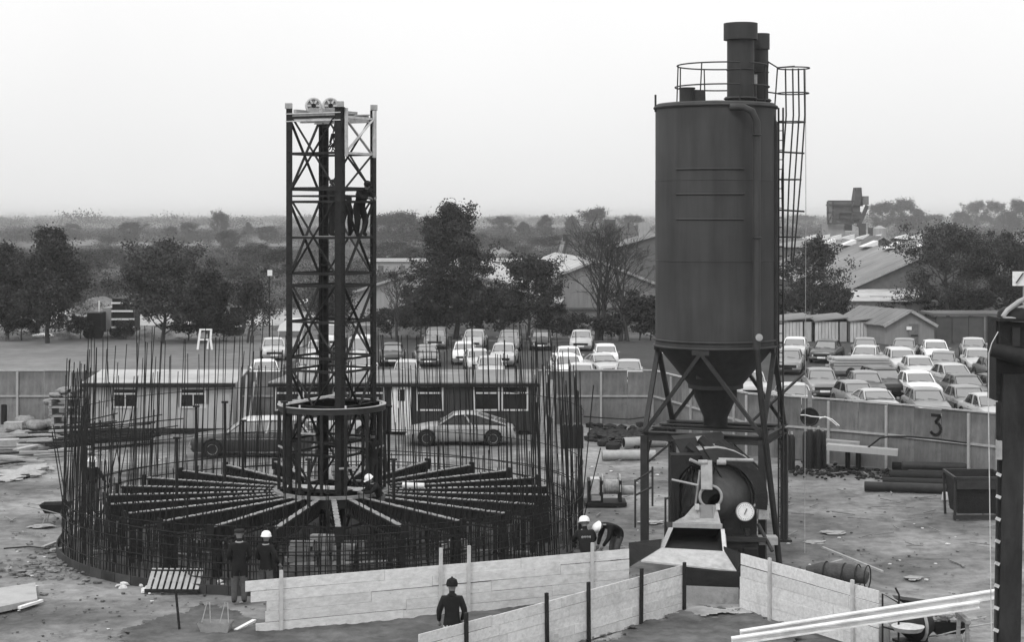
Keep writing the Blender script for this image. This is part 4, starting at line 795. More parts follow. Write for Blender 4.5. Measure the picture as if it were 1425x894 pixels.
def sheave(px, label, x):
    c = TC + V(x, -.35, zt_(148)); s = thing('pulley_wheel', label, 'pulley', c, R(18), 'pulley wheels on the tower head'); n = 10
    MB().ring((0, 0, 0), .215, .04, 24, 6, 'y').build('rim', M_light, s)
    for i in range(6): a = i * PI / 3; MB().bar((0, 0, 0), (math.cos(a) * .2, 0, math.sin(a) * .2), .05, .05).build('spoke', M_light, s)
    MB().lathe([(.07, -.05), (.07, .05)], 12, ax='y').build('hub', M_dark, s); MB().lathe([(.15, .02), (.2, .03)], 20, ax='y').build('web', M_rail, s); MB().lathe([(.06, .035), (.185, .038)], 20, ax='y').build('disc', M_light, s)
    MB().box((0, -.06, -.15), (.3, .03, .16)).box((0, .06, -.15), (.3, .03, .16)).build('bearing_plate', M_galv, s)
sheave(438, 'left pale pulley wheel on top of the steel tower', -.5); sheave(461, 'right pale pulley wheel on top of the steel tower', 0.0)
mb = MB()
for i in range(9): mb.tube([TC + V(.05 + rnd.uniform(-.06, .06), -.1, zt_(186)), TC + V(.05 + rnd.uniform(-.16, .12), -.1 + rnd.uniform(-.1, .1), zt_(198)), TC + V(.02 + rnd.uniform(-.1, .1), -.1, zt_(rnd.uniform(203, 212)))], .018, 5)
mb.tube([TC + V(.05, -.1, zt_(186)), TC + V(.12, -.05, zt_(168))], .02, 5); o = mb.build('rope_bundle', M_coat, off=TC + V(0, 0, zt_(212))); tag(o, 'dark bundle of rope and tackle hanging inside the tower head', 'rope bundle')
o = MB().tube([TC + V(-.3, .4, 1), TC + V(-.3, .4, zt_(165))], .015, 5).build('hoist_rope', M_dark, off=TC); tag(o, 'thin vertical hoist rope running down inside the tower', 'rope')

# ---------------------------------------------------------------- formwork ring, posts, radial beams
RC = A(462, 0, 51.2); RC.z = 0
t = thing('formwork_frame', 'round steel formwork frame with upper ring, posts and long radial beams round the tower foot', 'formwork', RC)
o = MB(); n = 64
def flat_ring(mb, r0, r1, z0, z1):
    mb.lathe([(r0, z0), (r1, z0), (r1, z1), (r0, z1), (r0, z0)], 64)
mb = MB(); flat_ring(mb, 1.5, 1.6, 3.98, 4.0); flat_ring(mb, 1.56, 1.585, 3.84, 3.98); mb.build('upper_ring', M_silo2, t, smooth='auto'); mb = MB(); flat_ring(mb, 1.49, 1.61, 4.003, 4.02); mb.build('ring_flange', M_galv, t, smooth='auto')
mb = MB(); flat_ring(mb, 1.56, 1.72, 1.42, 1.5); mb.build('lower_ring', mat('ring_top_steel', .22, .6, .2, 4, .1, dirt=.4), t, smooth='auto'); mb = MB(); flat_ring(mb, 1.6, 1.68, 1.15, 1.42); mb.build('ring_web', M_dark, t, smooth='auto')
for i in range(14):
    a = 2 * PI * (i + .3) / 14; MB().bar((1.56 * math.cos(a), 1.56 * math.sin(a), 1.5), (1.56 * math.cos(a), 1.56 * math.sin(a), 3.84), .085, .12).build('post', M_dark, t)
    if i % 2: MB().box((1.55 * math.cos(a), 1.55 * math.sin(a), 4.06), (.05, .05, .09)).build('ring_bolt', M_light, t)
for i in range(8):
    a = 2 * PI * (i + .3) / 8; b = a + .35; MB().bar((1.58 * math.cos(a), 1.58 * math.sin(a), 2.3 + .5 * (i % 3)), (1.58 * math.cos(b), 1.58 * math.sin(b), 2.3 + .5 * (i % 3)), .04, .05).build('tie_rail', M_galv, t)
# one radial beam: lattice of two chords with zigzag, top flange coloured pale as if sunlit, drop leg
r0, r1 = 1.66, 6.5
bm = MB(); bm.bar((r0, 0, 1.0), (r1, 0, 1.0), .13, .05); bm.bar((r0, 0, 1.39), (r1, 0, 1.39), .1, .05); bm.bar((r0, 0, 1.22), (r1, 0, 1.22), .015, .3)
for i in range(24): x = r0 + (r1 - r0) * i / 24; bm.bar((x, -.05, 1.02), (x + .1, -.05, 1.38), .03, .02); bm.bar((x + .1, .05, 1.38), (x + .2, .05, 1.02), .03, .02)
tf = MB(); 
for i in range(30):
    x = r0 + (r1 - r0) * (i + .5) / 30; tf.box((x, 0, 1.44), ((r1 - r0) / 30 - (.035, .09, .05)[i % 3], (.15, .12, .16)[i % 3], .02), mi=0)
beam_m = bm.mesh('radial_beam', M_dark); flange_m = tf.mesh('top_flange', mat('sunlit_beam_top', .3, .6, .4, 6, .1, dirt=.7)); leg_m = MB().box((r1 - .1, 0, .6), (.12, .12, 1.2)).box((r1 - .35, 0, .62), (.08, .08, 1.16)).box((r1 - .22, 0, .3), (.4, .05, .06)).mesh('drop_leg', M_dark)
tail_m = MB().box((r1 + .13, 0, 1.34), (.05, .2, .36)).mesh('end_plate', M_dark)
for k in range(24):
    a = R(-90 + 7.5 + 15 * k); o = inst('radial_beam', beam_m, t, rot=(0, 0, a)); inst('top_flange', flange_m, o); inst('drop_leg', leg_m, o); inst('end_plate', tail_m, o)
for px, top, dy in ((273, 566, 2.4), (313, 560, 1.6), (338, 586, 3.4), (396, 560, -1.0), (541, 566, 1.2), (548, 640, -2.2), (430, 640, -3.0), (246, 610, -1.4)):
    p_ = A(px, 0, 51.2 + dy) - RC; MB().tube([V(p_.x, dy, 1.3), V(p_.x, dy, zp(top, 51.2 + dy))], .045, 8).box((p_.x, dy, zp(top, 51.2 + dy)), (.2, .1, .06)).build('jacking_rod', M_dark, t)
# boards and pipe laid over the lower ring
def lone(name, mb, m, label, cat, off, group=None, smooth=False):
    o = mb.build(name, m, off=off, smooth=smooth); return tag(o, label, cat, group)
lone('plank', MB().bar(RC + V(-1.25, -.3, 1.62), RC + V(1.35, -.75, 1.56), .28, .07), M_white, 'pale board lying across the lower ring inside the tower', 'plank', RC + V(0, 0, 1.5))
lone('plank', MB().bar(RC + V(-1.4, -.7, 4.06), RC + V(.35, .0, 4.3), .16, .06), M_light, 'pale board resting slantwise on the upper ring', 'plank', RC + V(0, 0, 4))
lone('timber_roll', MB().tube([RC + V(2.1, -.2, 1.62), RC + V(2.75, -.2, 1.6)], .08, 10), M_white, 'short white tube lying on the radial beams right of the tower', 'tube', RC + V(2.1, -.2, 1.5))

# ---------------------------------------------------------------- rebar cage
KC = A(455, 0, 51.2); KC.z = 0
sheet_ = MB(); sheet_.lathe([(0, .06), (7.72, .06), (7.72, -.1)], 96); o = sheet_.build('foundation_slab', mat('slab', .06, .9, .35, .8, .3, var2=.35, scale2=.7, dirt=.4), loc=KC); struct(o)
t = thing('rebar_cage', 'great ring of upright rusty reinforcing bars standing round the tower', 'rebar cage', KC)
def barmesh(h, bend, seed):
    rn = random.Random(seed); k = 5; a = rn.uniform(0, 6.3); pts = []
    for i in range(k + 1):
        f = i / k; pts.append((bend * f * f * math.cos(a) + rn.uniform(-.01, .01) * (i > 0), bend * f * f * math.sin(a), h * f))
    return MB().tube(pts, .0138, 5).mesh('rebar', M_rebar)
bmesh_ = {}
def getbar(h, bend):
    h = round(h * 2) / 2; v_ = rnd.randrange(5); bd = round(bend, 1); key = (h, bd, v_)
    if key not in bmesh_: bmesh_[key] = barmesh(h, bd, v_ + int(h * 10))
    return bmesh_[key]
parts = 0; ex = []; NB = 700
for i in range(NB):
    a = 2 * PI * i / NB + rnd.uniform(-.006, .006); da = (math.degrees(a) + 90 + 180) % 360 - 180      # 0 = nearest the camera
    back = abs(da) > 95; side = 50 < abs(da) <= 95
    if i % 3 == 2: r = 7.25
    else: r = 7.6
    f = rnd.random()
    if back: h = rnd.choice((5.0, 5.5, 5.5, 6.0, 4.5)) if f < .8 else rnd.uniform(1.2, 3)
    elif side: h = rnd.choice((4.5, 5.0, 5.5, 4.0)) if f < .72 else rnd.uniform(1.2, 3)
    else:
        h = rnd.uniform(1.0, 3.0)
        if f < .14: h = rnd.uniform(3, 4.6)
        if rnd.random() < .1 and abs(da) < 42: continue
    if 62 < abs(da) < 118 and rnd.random() < .42: continue
    if back and abs(abs(da) - 140) < 14 and rnd.random() < .25: continue
    px, py = r * math.cos(a), r * math.sin(a); bend = rnd.choice((0, 0, 0, .1, .1)) * h / 5
    ln = rnd.gauss(0, .015); lt = rnd.gauss(.035 if -180 < da < 0 else -.03, .015) if h > 3.5 else rnd.gauss(0, .02)
    if not back and not side and parts < 300 and h < 2.0 and parts > 235: pass
    (ex if (parts >= 300 or (h < 1.9 and rnd.random() < .8)) else None)
    if parts < 300 and not (h < 1.9 and rnd.random() < .8):
        inst('rebar', getbar(h, bend), t, (px, py, .05), (ln, lt, 0)); parts += 1
    else: ex.append((px, py, h, ln, lt))
mb = MB()
for px, py, h, ln, lt in ex: mb.tube([(px, py, .05), (px + lt * h * .5, py - ln * h * .5, h * .5), (px + lt * h + rnd.uniform(-.05, .05), py - ln * h, h)], .0125, 4)
stuff(mb.build('short_rebars', M_rebar, t))
hm = {}
for r in (7.63, 7.22):
    for j in range(4):
        z = .4 + j * .36 + (r < 7.5) * .12
        o = MB(); wob = rnd.uniform(0, 6); pts = [((r + .03 * math.sin(5 * q_ + wob)) * math.cos(q_), (r + .03 * math.sin(5 * q_ + wob)) * math.sin(q_), z + .035 * math.sin(4 * q_ + wob * 2)) for q_ in [2 * PI * k_ / 80 for k_ in range(80)]]
        o.tube(pts, .015, 4, close=True); o.build('hoop', M_rebar, t)
for j in range(2):      # ties higher up at the back and sides
    z = 2.3 + j * 1.5; MB().ring((0, 0, z), 7.6 + .02 * j, .011, 70, 4, a0=R(-20 + rnd.uniform(-20, 10)), a1=R(200 + rnd.uniform(-30, 10))).build('tie_bar', M_rebar, t)
for i in range(14):     # loose raking bars
    a = R(rnd.choice((rnd.uniform(-25, 30), rnd.uniform(150, 215)))); p_ = V(7.5 * math.cos(a), 7.5 * math.sin(a), .1); MB().tube([p_, p_ + V(rnd.uniform(-.9, .9), rnd.uniform(-.3, .3), rnd.uniform(2.5, 4.6))], .016, 4).build('raking_bar', M_rebar, t)
# dense starter bars and mats inside the near half
mb = MB()
for i in range(560):
    a = R(rnd.uniform(-178, -2)); r = rnd.uniform(3.2, 7.1); x, y = r * math.cos(a), r * math.sin(a)
    if abs(math.degrees(a) + 90) < 12 and r > 4.6: continue
    h = rnd.uniform(.5, 1.25); mb.tube([(x, y, .06), (x + rnd.gauss(0, .03), y, h)], .014, 3, cap=False)
o = mb.build('starter_bars', M_rebar, t); stuff(o)
mb = MB()
for i in range(18):
    r = 2.6 + i * .18; mb.ring((0, 0, .28 + .03 * (i % 3)), r, .016, 60, 3, a0=R(-168 + rnd.uniform(-8, 8)), a1=R(-106 + rnd.uniform(-6, 6))); mb.ring((0, 0, .28 + .03 * (i % 3)), r, .016, 60, 3, a0=R(-76 + rnd.uniform(-4, 4)), a1=R(-5 + rnd.uniform(-8, 8)))
stuff(mb.build('bar_mat', M_rebar, t))
# kicker formwork: curved boards at the foot
t = thing('kicker_formwork', 'low curved dark boarding round the foot of the rebar ring', 'formwork', KC)
for i in range(40):
    a0, a1 = R(-178 + i * 4.45), R(-178 + (i + 1) * 4.45 - .12); r = 7.76; mb = MB(); ps = []
    for a in (a0, a1): ps.append(V(r * math.cos(a), r * math.sin(a), -.05))
    mb.bar(ps[0] + V(0, 0, .14), ps[1] + V(0, 0, .14), .035, .26); mb.build('board', mat('kicker_board', .04, .8, .3, 3, .1, objvar=.3), t)
# timber baulks and blocks on the slab
for i, (px, py, n) in enumerate(((418, 792, 5), (452, 790, 6), (478, 789, 4), (636, 775, 3), (495, 777, 3))):
    p = G(px, py)
    for j in range(n):
        o = MB().box((0, 0, 0), (rnd.uniform(.5, .85), .26, .12)).build('timber_block', M_timber, loc=p + V(rnd.uniform(-.05, .05), .02 * j, .13 + j * .135)); o.rotation_euler = (0, 0, R(rnd.uniform(-14, 14)))
        tag(o, ['bottom', 'second', 'third', 'fourth', 'fifth', 'topmost'][j] + ' timber block of the ' + ['pile left of the near radial beams', 'tall pile between the near radial beams', 'pile right of the tall one between the beams', 'small pile behind the tallest fence stakes', 'small pile farther in below the tower ring'][i], 'timber block', 'timber blocks on the slab')
for i, (px, py, a, l_) in enumerate(((520, 790, 12, 1.6), (300, 760, -8, 1.8), (160, 772, 30, 1.4), (262, 778, 15, 1.2), (700, 775, -10, 1.5), (585, 760, -20, 1.4))):
    o = MB().box((0, 0, .06), (l_, .2, .08)).build('plank', M_timber, loc=G(px, py) + V(0, 0, .06)); o.rotation_euler = (0, 0, R(a)); tag(o, ['plank on the slab right of the near radial beams', 'plank on the slab left of the two standing men', 'plank inside the left edge of the rebar ring', 'short plank near the pallet inside the ring', 'plank at the right inside the dense rebar', 'plank under the right-hand radial beams'][i], 'plank', 'planks on the slab')

# ---------------------------------------------------------------- cement silo
u_ = V(.937, -.35, 0); v_ = V(.35, .937, 0); FRc = V(6.97, 48.0, 0); FLc = FRc - u_ * 3.4; BRc = FRc + v_ * 3.0; BLc = FLc + v_ * 3.0; SC = (FLc + BRc) / 2
t = thing('cement_silo', 'tall dark cylindrical cement silo on a braced steel frame', 'silo', SC, world=True)
off = V(*t['_o']); zs = lambda py: H - (py - HY) / 48.0
c = SC; Rz = 1.74
mb = MB(); mb.lathe([(Rz, 5.83), (Rz, 8.3), (Rz + .004, 8.302), (Rz + .004, 10.6), (Rz, 10.602), (Rz, 12.78), (Rz - .05, 12.83), (0, 12.95)], 72, c); mb.build('shell', M_silo, t, smooth='auto')
for z, r_, th in ((12.72, Rz + .02, .045), (6.02, Rz + .02, .03), (5.84, Rz + .03, .04)): MB().ring(c + V(0, 0, z), r_, th, 72, 6).build('rim_band', M_silo, t, smooth='all')
mb = MB(); mb.lathe([(Rz - .02, 5.84), (.75, 4.66)], 48, c); mb.build('cone', M_silo2, t, smooth='auto')
mb = MB(); mb.lathe([(.8, 4.72), (.8, 4.6), (.6, 4.6)], 32, c); mb.build('cone_collar', M_silo2, t, smooth='auto')
mb = MB(); mb.lathe([(.62, 4.62), (.62, 4.35), (.35, 3.75), (.35, 3.5)], 24, c); mb.build('discharge_neck', M_dark, t, smooth='auto')
mb = MB(); mb.box(c + V(-.1, -.75, 5.0), (1.1, .2, .16)); mb.build('stiffener', M_silo2, t)
for py in (237, 271, 305):
    z = zs(py); a0, a1 = R(-90 - 46), R(-90 + 20); MB().ring(c + V(0, 0, z), Rz + .012, .028, 24, 5, a0=a0, a1=a1).build('weld_rib', M_silo, t, smooth='all')
for z in (10.6, 8.3): MB().ring(c + V(0, 0, z), Rz + .003, .012, 72, 4).build('seam', M_silo, t, smooth='all')
ZF = 3.43
cs = [FLc, FRc, BRc, BLc]; mids = [(cs[i] + cs[(i + 1) % 4]) / 2 for i in range(4)]
for i, cc in enumerate(cs):
    MB().bar(cc, cc + V(0, 0, ZF - .1), .2, .2, up=v_).build('leg', M_silo2, t); MB().box(cc + V(0, 0, .03), (.4, .4, .06)).build('foot_plate', M_silo2, t)
    nx = cs[(i + 1) % 4]; bb = MB(); d_ = (nx - cc).normalized(); bb.bar(cc - d_ * .1 + V(0, 0, ZF), nx + d_ * .1 + V(0, 0, ZF), .2, .03); bb.bar(cc + V(0, 0, ZF - .22), nx + V(0, 0, ZF - .22), .2, .03); bb.bar(cc + V(0, 0, ZF - .11), nx + V(0, 0, ZF - .11), .03, .2); bb.build('frame_beam', M_silo2, t)
    m_ = mids[i]; top = c + (m_ - c).normalized() * (Rz - .02) + V(0, 0, 5.72)
    for q in (cc, nx): MB().bar(q + V(0, 0, ZF), top, .1, .13, up=(m_ - c).normalized()).build('raking_strut', M_silo2, t)
    MB().box(top + V(0, 0, .05), (.5, .12, .2), rz=math.atan2(d_.y, d_.x)).build('gusset', M_silo2, t)
for a_, b_ in ((0, 1), (3, 0), (1, 2)):
    p_, q_ = cs[a_], cs[b_]; m_ = p_.lerp(q_, .25); MB().bar(p_ + V(0, 0, ZF - .95), p_.lerp(q_, .26) + V(0, 0, ZF - .2), .06, .06).build('knee_brace', M_silo2, t); MB().bar(q_ + V(0, 0, ZF - .95), p_.lerp(q_, .74) + V(0, 0, ZF - .2), .06, .06).build('knee_brace', M_silo2, t)
MB().bar(A(1045, 588, 49.4), A(1122, 517, 52), .06, .06).build('ladder_stay', M_silo2, t)
for s in (.8, 1.6, 2.4): MB().bar(FLc + v_ * s + V(0, 0, ZF + .03), FRc + v_ * s + V(0, 0, ZF + .03), .1, .05).build('cross_bearer', M_silo2, t)
# guard rail
gc = c + V(.2, .1, 0)
for i_, (z, r_) in enumerate(((zs(91), 1.3), (zs(121), 1.36))): MB().ring(gc + V(0, 0, z), r_, .022, 56, 5, a0=R(-60), a1=R(285)).build('guard_rail', M_silo2, t)
for a in (-175, -125, -75, -30, 15, 60, 105, 150): MB().tube([gc + V(1.33 * math.cos(R(a)), 1.33 * math.sin(R(a)), 12.8), gc + V(1.3 * math.cos(R(a + 2)), 1.3 * math.sin(R(a + 2)), zs(91))], .02, 5).build('guard_post', M_silo2, t)
# filters
def filt(x, y, r, z0, z1, rc, zc):
    f = MB(); f.lathe([(r, z0), (r, z1)], 28, c + V(x, y, 0)); o = f.build('filter_stack', M_silo, t, smooth='auto'); f = MB(); f.lathe([(rc, zc), (rc, z1 + .04), (0, z1 + .06)], 28, c + V(x, y, 0)); f.build('cowl', M_silo, o, smooth='auto', off=off); MB().ring(c + V(x, y, z0 + .12), r + .05, .05, 28, 4).build('flange', M_silo2, o, off=off)
    MB().ring(c + V(x, y, z0 + .95), r + .012, .015, 28, 4).build('band', M_silo2, o, off=off)
filt((1026.5 - 996) / 48 + .05, -.3, .39, 12.85, zs(36), .49, zs(57)); filt((1056 - 996) / 48 + .12, .55, .24, 12.85, zs(46), .28, zs(66))
MB().box(c + V(1.05, -.25, zs(112)), (.22, .2, .3)).build('junction_box', M_galv, t); MB().tube([c + V(1.1, -.3, zs(118)), c + V(1.1, -.3, 12.9)], .05).build('conduit', M_silo, t)
mb = MB(); mb.lathe([(.22, 12.84), (.22, zs(124))], 20, c + V(-.86, -.3, 0)); mb.build('inlet_drum', M_silo2, t, smooth='auto'); MB().lathe([(.24, zs(125)), (.24, zs(123)), (0, zs(123))], 20, c + V(-.86, -.3, 0)).build('drum_lid', M_silo2, t, smooth='auto')
MB().box(c + V(-.5, -.2, zs(137)), (.3, .3, .4)).build('inlet_box', M_silo2, t); MB().tube([c + V(-1.75, -.1, 12.6), c + V(-1.75, -.1, 13.1)], .03).build('lug', M_silo2, t)
# fill pipes
px_ = xp(1053.5, 48.1); yP = 48.15
pp = [V(xp(1018, 48), 48.25, zs(154)), V(xp(1036, 48), 48.1, zs(155)), V(xp(1047, 48), 48.1, zs(160)), V(px_, yP, zs(174)), V(px_, yP, zs(300)), V(px_, yP, zs(480)), V(xp(1058, 47.9), 47.95, zs(530)), V(xp(1070, 47.8), 47.8, zs(640)), V(xp(1080, 47.6), 47.6, zs(720)), V(xp(1083, 47.4), 47.4, .3), V(xp(1083, 47.4), 47.2, .05)]
MB().tube(pp[:6], .1, 12).build('fill_pipe', M_silo, t, smooth='auto'); MB().tube(pp[5:], .085, 10).build('fill_hose', M_dark, t, smooth='auto')
for py in (192, 330): MB().ring(V(px_, yP, zs(py)), .12, .025, 14, 4).build('pipe_clip', M_silo2, t)
MB().lathe([(0, -.03), (.1, -.02), (.1, .03)], 18, A(1056.5, 470, 47.95), 'y').build('pipe_cap', M_rail, t)
ps = [V(xp(1060, 49), 49.2, zs(156)), V(xp(1075, 49), 49.3, zs(158)), V(xp(1079.5, 49.4), 49.4, zs(175)), V(xp(1079.5, 49.4), 49.4, zs(300)), V(xp(1079.5, 49.4), 49.4, 5.6)]; MB().tube(ps, .07, 8).build('vent_pipe', M_silo2, t, smooth='auto')
# ladder with safety hoops
lx0, lx1, yl = xp(1083.5, 50), xp(1089, 50), 50.0; lad = MB(); lad.tube([V(lx0, yl, .2), V(lx0, yl, zs(150))], .028, 6); lad.tube([V(lx1, yl - .1, .2), V(lx1, yl - .1, zs(150))], .028, 6); lo = lad.build('ladder', M_silo2, t)
rg = MB()
for i in range(44): z = .3 + i * .28; MB; rg.tube([V(lx0, yl, z), V(lx1, yl - .1, z)], .014, 4)
stuff(rg.build('rungs', M_silo2, lo, off=off))
ctr = V(xp(1101, 50), yl - .05, 0)
for py, wd in ((95, .52), (130, .5), (170, .4), (211, .0), (250, .3), (292, .0), (330, .3)):
    z = zs(py)
    if wd: MB().ring(ctr + V(.05 - (.5 - wd) * .6, 0, z), .46 - (.52 - wd) * .5, .02, 24, 5, a0=R(-170), a1=R(170)).build('safety_hoop', M_silo2, lo, off=off)
    else: MB().bar(V(lx0 - .1, yl, z), V(xp(1119, 50), yl - .05, z - .05), .05, .05).build('safety_hoop', M_silo2, lo, off=off)
for px, px2 in ((1103, 1094), (1111, 1101), (1093, 1090), (1119, 1104)): MB().tube([A(px, 95, 50), A(px + 1, 160, 50), A(px - 5, 250, 49.9), A(px2, 365, 50)], .025, 5).build('hoop_strap', M_silo2, lo, off=off)
MB().tube([A(1069, 86, 50), A(1082, 94, 50), A(1106, 92, 50)], .022, 5).build('guard_rail', M_silo2, t); MB().tube([A(1068, 128, 50), A(1082, 130, 50)], .022, 5).build('guard_rail', M_silo2, t); MB().tube([A(1082, 93, 50), A(1078, 150, 50)], .022, 5).build('guard_post', M_silo2, t); MB().tube([A(1069, 85, 50), A(1064, 150, 50)], .022, 5).build('guard_post', M_silo2, t)
o = MB().tube([A(1121, 95, 50), A(1121.5, 300, 50), A(1120, 700, 49.5), V(xp(1120, 49), 49, .0)], .009, 4).build('cable', M_galv, off=A(1120, 95, 50)); tag(o, 'thin cable hanging straight down right of the silo ladder', 'cable')
# ---------------------------------------------------------------- mixer under the silo
Ym = 46.6; s_ = F / Ym; zm = lambda py, Y=Ym: zp(py, Y); O = G(990, 790)
M_mix = mat('mixer_paint', .05, .5, .3, 3, .15, dirt=.35); M_mixl = mat('mixer_pale_paint', .3, .6, .25, 4, .15, dirt=.35)
t = thing('concrete_mixer', 'large concrete mixer with round drum, pale hood and white dial under the silo', 'concrete mixer', V(xp(992, Ym), Ym, 0), world=True); o_ = V(*t['_o'])
dc = A(995, 695, Ym)
mb = MB(); mb.lathe([(.27, -.75), (.33, -.7), (.92, -.15), (1.0, .0), (1.0, .8), (.6, 1.3), (0, 1.35)], 40, dc, 'y'); mb.build('drum', M_mix, t, smooth='auto')
MB().ring(dc + V(0, -.04, 0), 1.0, .05, 48, 6, 'y').build('drum_track', M_silo2, t, smooth='all'); MB().ring(dc + V(0, .5, 0), 1.05, .06, 48, 6, 'y').build('drum_gear', M_dark, t, smooth='all')
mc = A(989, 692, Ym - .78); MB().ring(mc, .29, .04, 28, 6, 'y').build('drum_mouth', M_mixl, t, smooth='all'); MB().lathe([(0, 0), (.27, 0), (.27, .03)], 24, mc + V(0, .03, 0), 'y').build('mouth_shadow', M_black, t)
mb = MB(); mb.bar(A(983, 641, Ym - .6), A(983.5, 682, Ym - .85), .3, .05, up=(0, 1, 0)); mb.build('feed_chute', M_mixl, t)
mb = MB()
for i in range(12):      # hood: curved casing over the right flank of the drum
    a0, a1 = R(108 - i * 10), R(108 - (i + 1) * 10); r0, r1 = 1.06, 1.42
    P = lambda r, a, y: dc + V(math.cos(a) * r * (1.0 if a > R(60) else 1.0), y, math.sin(a) * r * .98)
    mb.add([P(r0, a0, -.3), P(r1, a0, -.1), P(r1, a1, -.1), P(r0, a1, -.3)], [(0, 1, 2, 3)], 0); mb.add([P(r1, a0, -.1), P(r1, a0, .9), P(r1, a1, .9), P(r1, a1, -.1)], [(0, 1, 2, 3)], 1)
mb.build('drum_hood', [M_dark, M_mixl], t)
MB().prism([A(1010, 645, Ym + .1), A(1040, 641, Ym + .1), A(1047, 650, Ym + .1), A(1058, 702, Ym + .1), A(1040, 702, Ym + .1), A(1026, 662, Ym + .1)], (0, .9, 0)).build('hood_casing', M_mixl, t)
mb = MB(); mb.prism([A(934, 634, Ym - .4), A(977, 634, Ym - .4), A(956, 652, Ym - .4), A(945, 662, Ym - .4), A(945, 725, Ym - .4), A(934, 725, Ym - .4)], (0, .5, 0)); mb.build('side_casing', M_dark, t)
MB().tube([A(935, 668, Ym - .5), A(972, 676, Ym - .8)], .03).build('control_lever', M_mixl, t); MB().tube([A(966, 720, Ym - .6), A(974, 655, Ym - .6)], .03).build('chute_stay', M_mixl, t)
for a, b in (((960, 640), (975, 647)), ((1000, 640), (1048, 641))): MB().tube([A(*a, Ym - .5), A(*b, Ym - .4)], .045).build('spray_bar', M_galv, t)
for px in (978, 1004): MB().lathe([(.07, -.12), (.07, .12)], 12, A(px, 644, Ym - .62), 'x').build('valve', M_galv, t)
MB().box(A(988, 755, Ym + .3), (2.3, 2.2, .7)).build('chassis', M_dark, t); MB().bar(A(930, 748, Ym - .8), A(1066, 752, Ym - .8), .12, .12).build('chassis_rail', M_silo2, t)
for px in (950, 1015, 1040): MB().box(A(px, 760, Ym - .7), (.14, .14, .9)).build('chassis_leg', M_dark, t)
MB().box(A(1028, 728, Ym - .3), (.9, .5, .8)).build('scale_cabinet', M_dark, t)
dl = A(1037, 713, Ym - .75); dd = MB().lathe([(.25, .06), (.25, -.02), (.235, -.03)], 32, dl, 'y').build('dial', M_galv, t, smooth='auto'); MB().lathe([(0, -.034), (.225, -.034), (.225, -.02)], 32, dl, 'y').build('dial_face', M_white, dd, off=o_)
tk = MB()
for i in range(24): a = i * PI / 12; tk.box(dl + V(math.cos(a) * .19, -.04, math.sin(a) * .19), (.03, .006, .008), M=Matrix.Rotation(-a, 3, 'Y'))
stuff(tk.build('scale_marks', M_black, dd, off=o_)); MB().bar(dl + V(-.03, -.05, -.06), dl + V(.04, -.05, .1), .012, .03, up=(0, 1, 0)).build('needle', M_black, dd, off=o_)
MB().box(A(1062, 713, Ym + .2), (.3, .3, .36), taper=.8).build('water_meter', M_light, t); MB().tube([A(1055, 730, Ym - .4), A(1075, 768, Ym - .9)], .05).build('brace_tube', M_silo2, t); MB().box(A(1068, 752, Ym - .5), (.5, .4, .2)).build('pump', M_galv, t)
for a, b in (((884, 668), (884, 735)), ((908, 650), (908, 705)), ((884, 690), (908, 678)), ((884, 670), (908, 655)), ((926, 693), (926, 745)), ((926, 695), (940, 690))): MB().tube([A(*a, Ym - .2), A(*b, Ym - .2)], .028).build('step_rail', M_silo2, t)
for i, (px, py, r_) in enumerate(((975, 612, .14), (1000, 618, .2), (1012, 622, .16), (958, 620, .12), (990, 632, .15))): MB().tube([A(px, py, Ym + .6), A(px + 14, py + 12, Ym + .4), A(px + 10, py + 30, Ym + .2)], r_, 8).build('drive_gear', M_dark, t, smooth='auto')
# discharge hopper with apron
MB().prism([A(938, 612, Ym + .9), A(1008, 606, Ym + .9), A(1000, 636, Ym + .5), A(952, 640, Ym + .5)], (0, .8, 0)).build('loading_skip', M_dark, t)
MB().prism([A(968, 608, Ym + .85), A(980, 607, Ym + .85), A(990, 630, Ym + .5), A(978, 632, Ym + .5)], (0, .03, 0)).build('skip_patch', M_galv, t)
for k in range(7):
    a, b = A(rnd.uniform(930, 1000), rnd.uniform(615, 650), Ym - .2), A(rnd.uniform(935, 1060), rnd.uniform(690, 760), Ym - .55); MB().tube([a, a.lerp(b, .5) + V(rnd.uniform(-.25, .25), -.1, -.15), b], .022, 6).build('hydraulic_hose', M_black, t)
for k in range(5): MB().box(A(940 + k * 26, 772, Ym - 1.0), (.35, .3, rnd.uniform(.15, .4))).build('base_block', (M_dark, M_steel, M_galv)[k % 3], t)
Yh = 44.2; t = thing('discharge_hopper', 'pale steel receiving hopper with dark open mouth and flared apron in front of the mixer', 'hopper', V(xp(975, Yh), Yh, 0), world=True)
Yf, Yb = 43.4, 45.3
neck = MB(); a_ = [A(969, 704, 45.5), A(995, 704, 45.5), A(1007, 736, 44.9), A(938, 735, 44.9)]; neck.quad(A(966, 703, 45.5), A(974, 722, 45.2), A(993, 722, 45.2), A(997, 703, 45.5)); neck.build('throat_plate', mat('throat', .16, .6, .2, 4, .1), t)
MB().add([A(966, 704, 45.5), A(973, 704, 45.4), A(974, 722, 45.2), A(993, 722, 45.2), A(992, 704, 45.4), A(997, 704, 45.5), A(1003, 729, 44.9), A(938, 727, 44.9), A(953, 719, 45.1)], [(0, 1, 2, 8), (8, 2, 3, 6, 7), (3, 4, 5, 6)]).build('neck', M_mixl, t)
MB().bar(A(936, 731, 44.85), A(1005, 733, 44.85), .1, .12).build('lip_bar', M_mixl, t)
for x in (970, 999): MB().box(A(x, 706, 45.3), (.1, .1, .14)).build('bolt_lug', M_light, t)
TL, TR, BL_, BR_ = A(937, 735, 44.8), A(1003, 737, 44.8), A(924, 765, 43.9), A(1006, 770, 43.9)
iTL, iTR = TL + V(.05, .9, -.35), TR + V(-.05, .9, -.35)
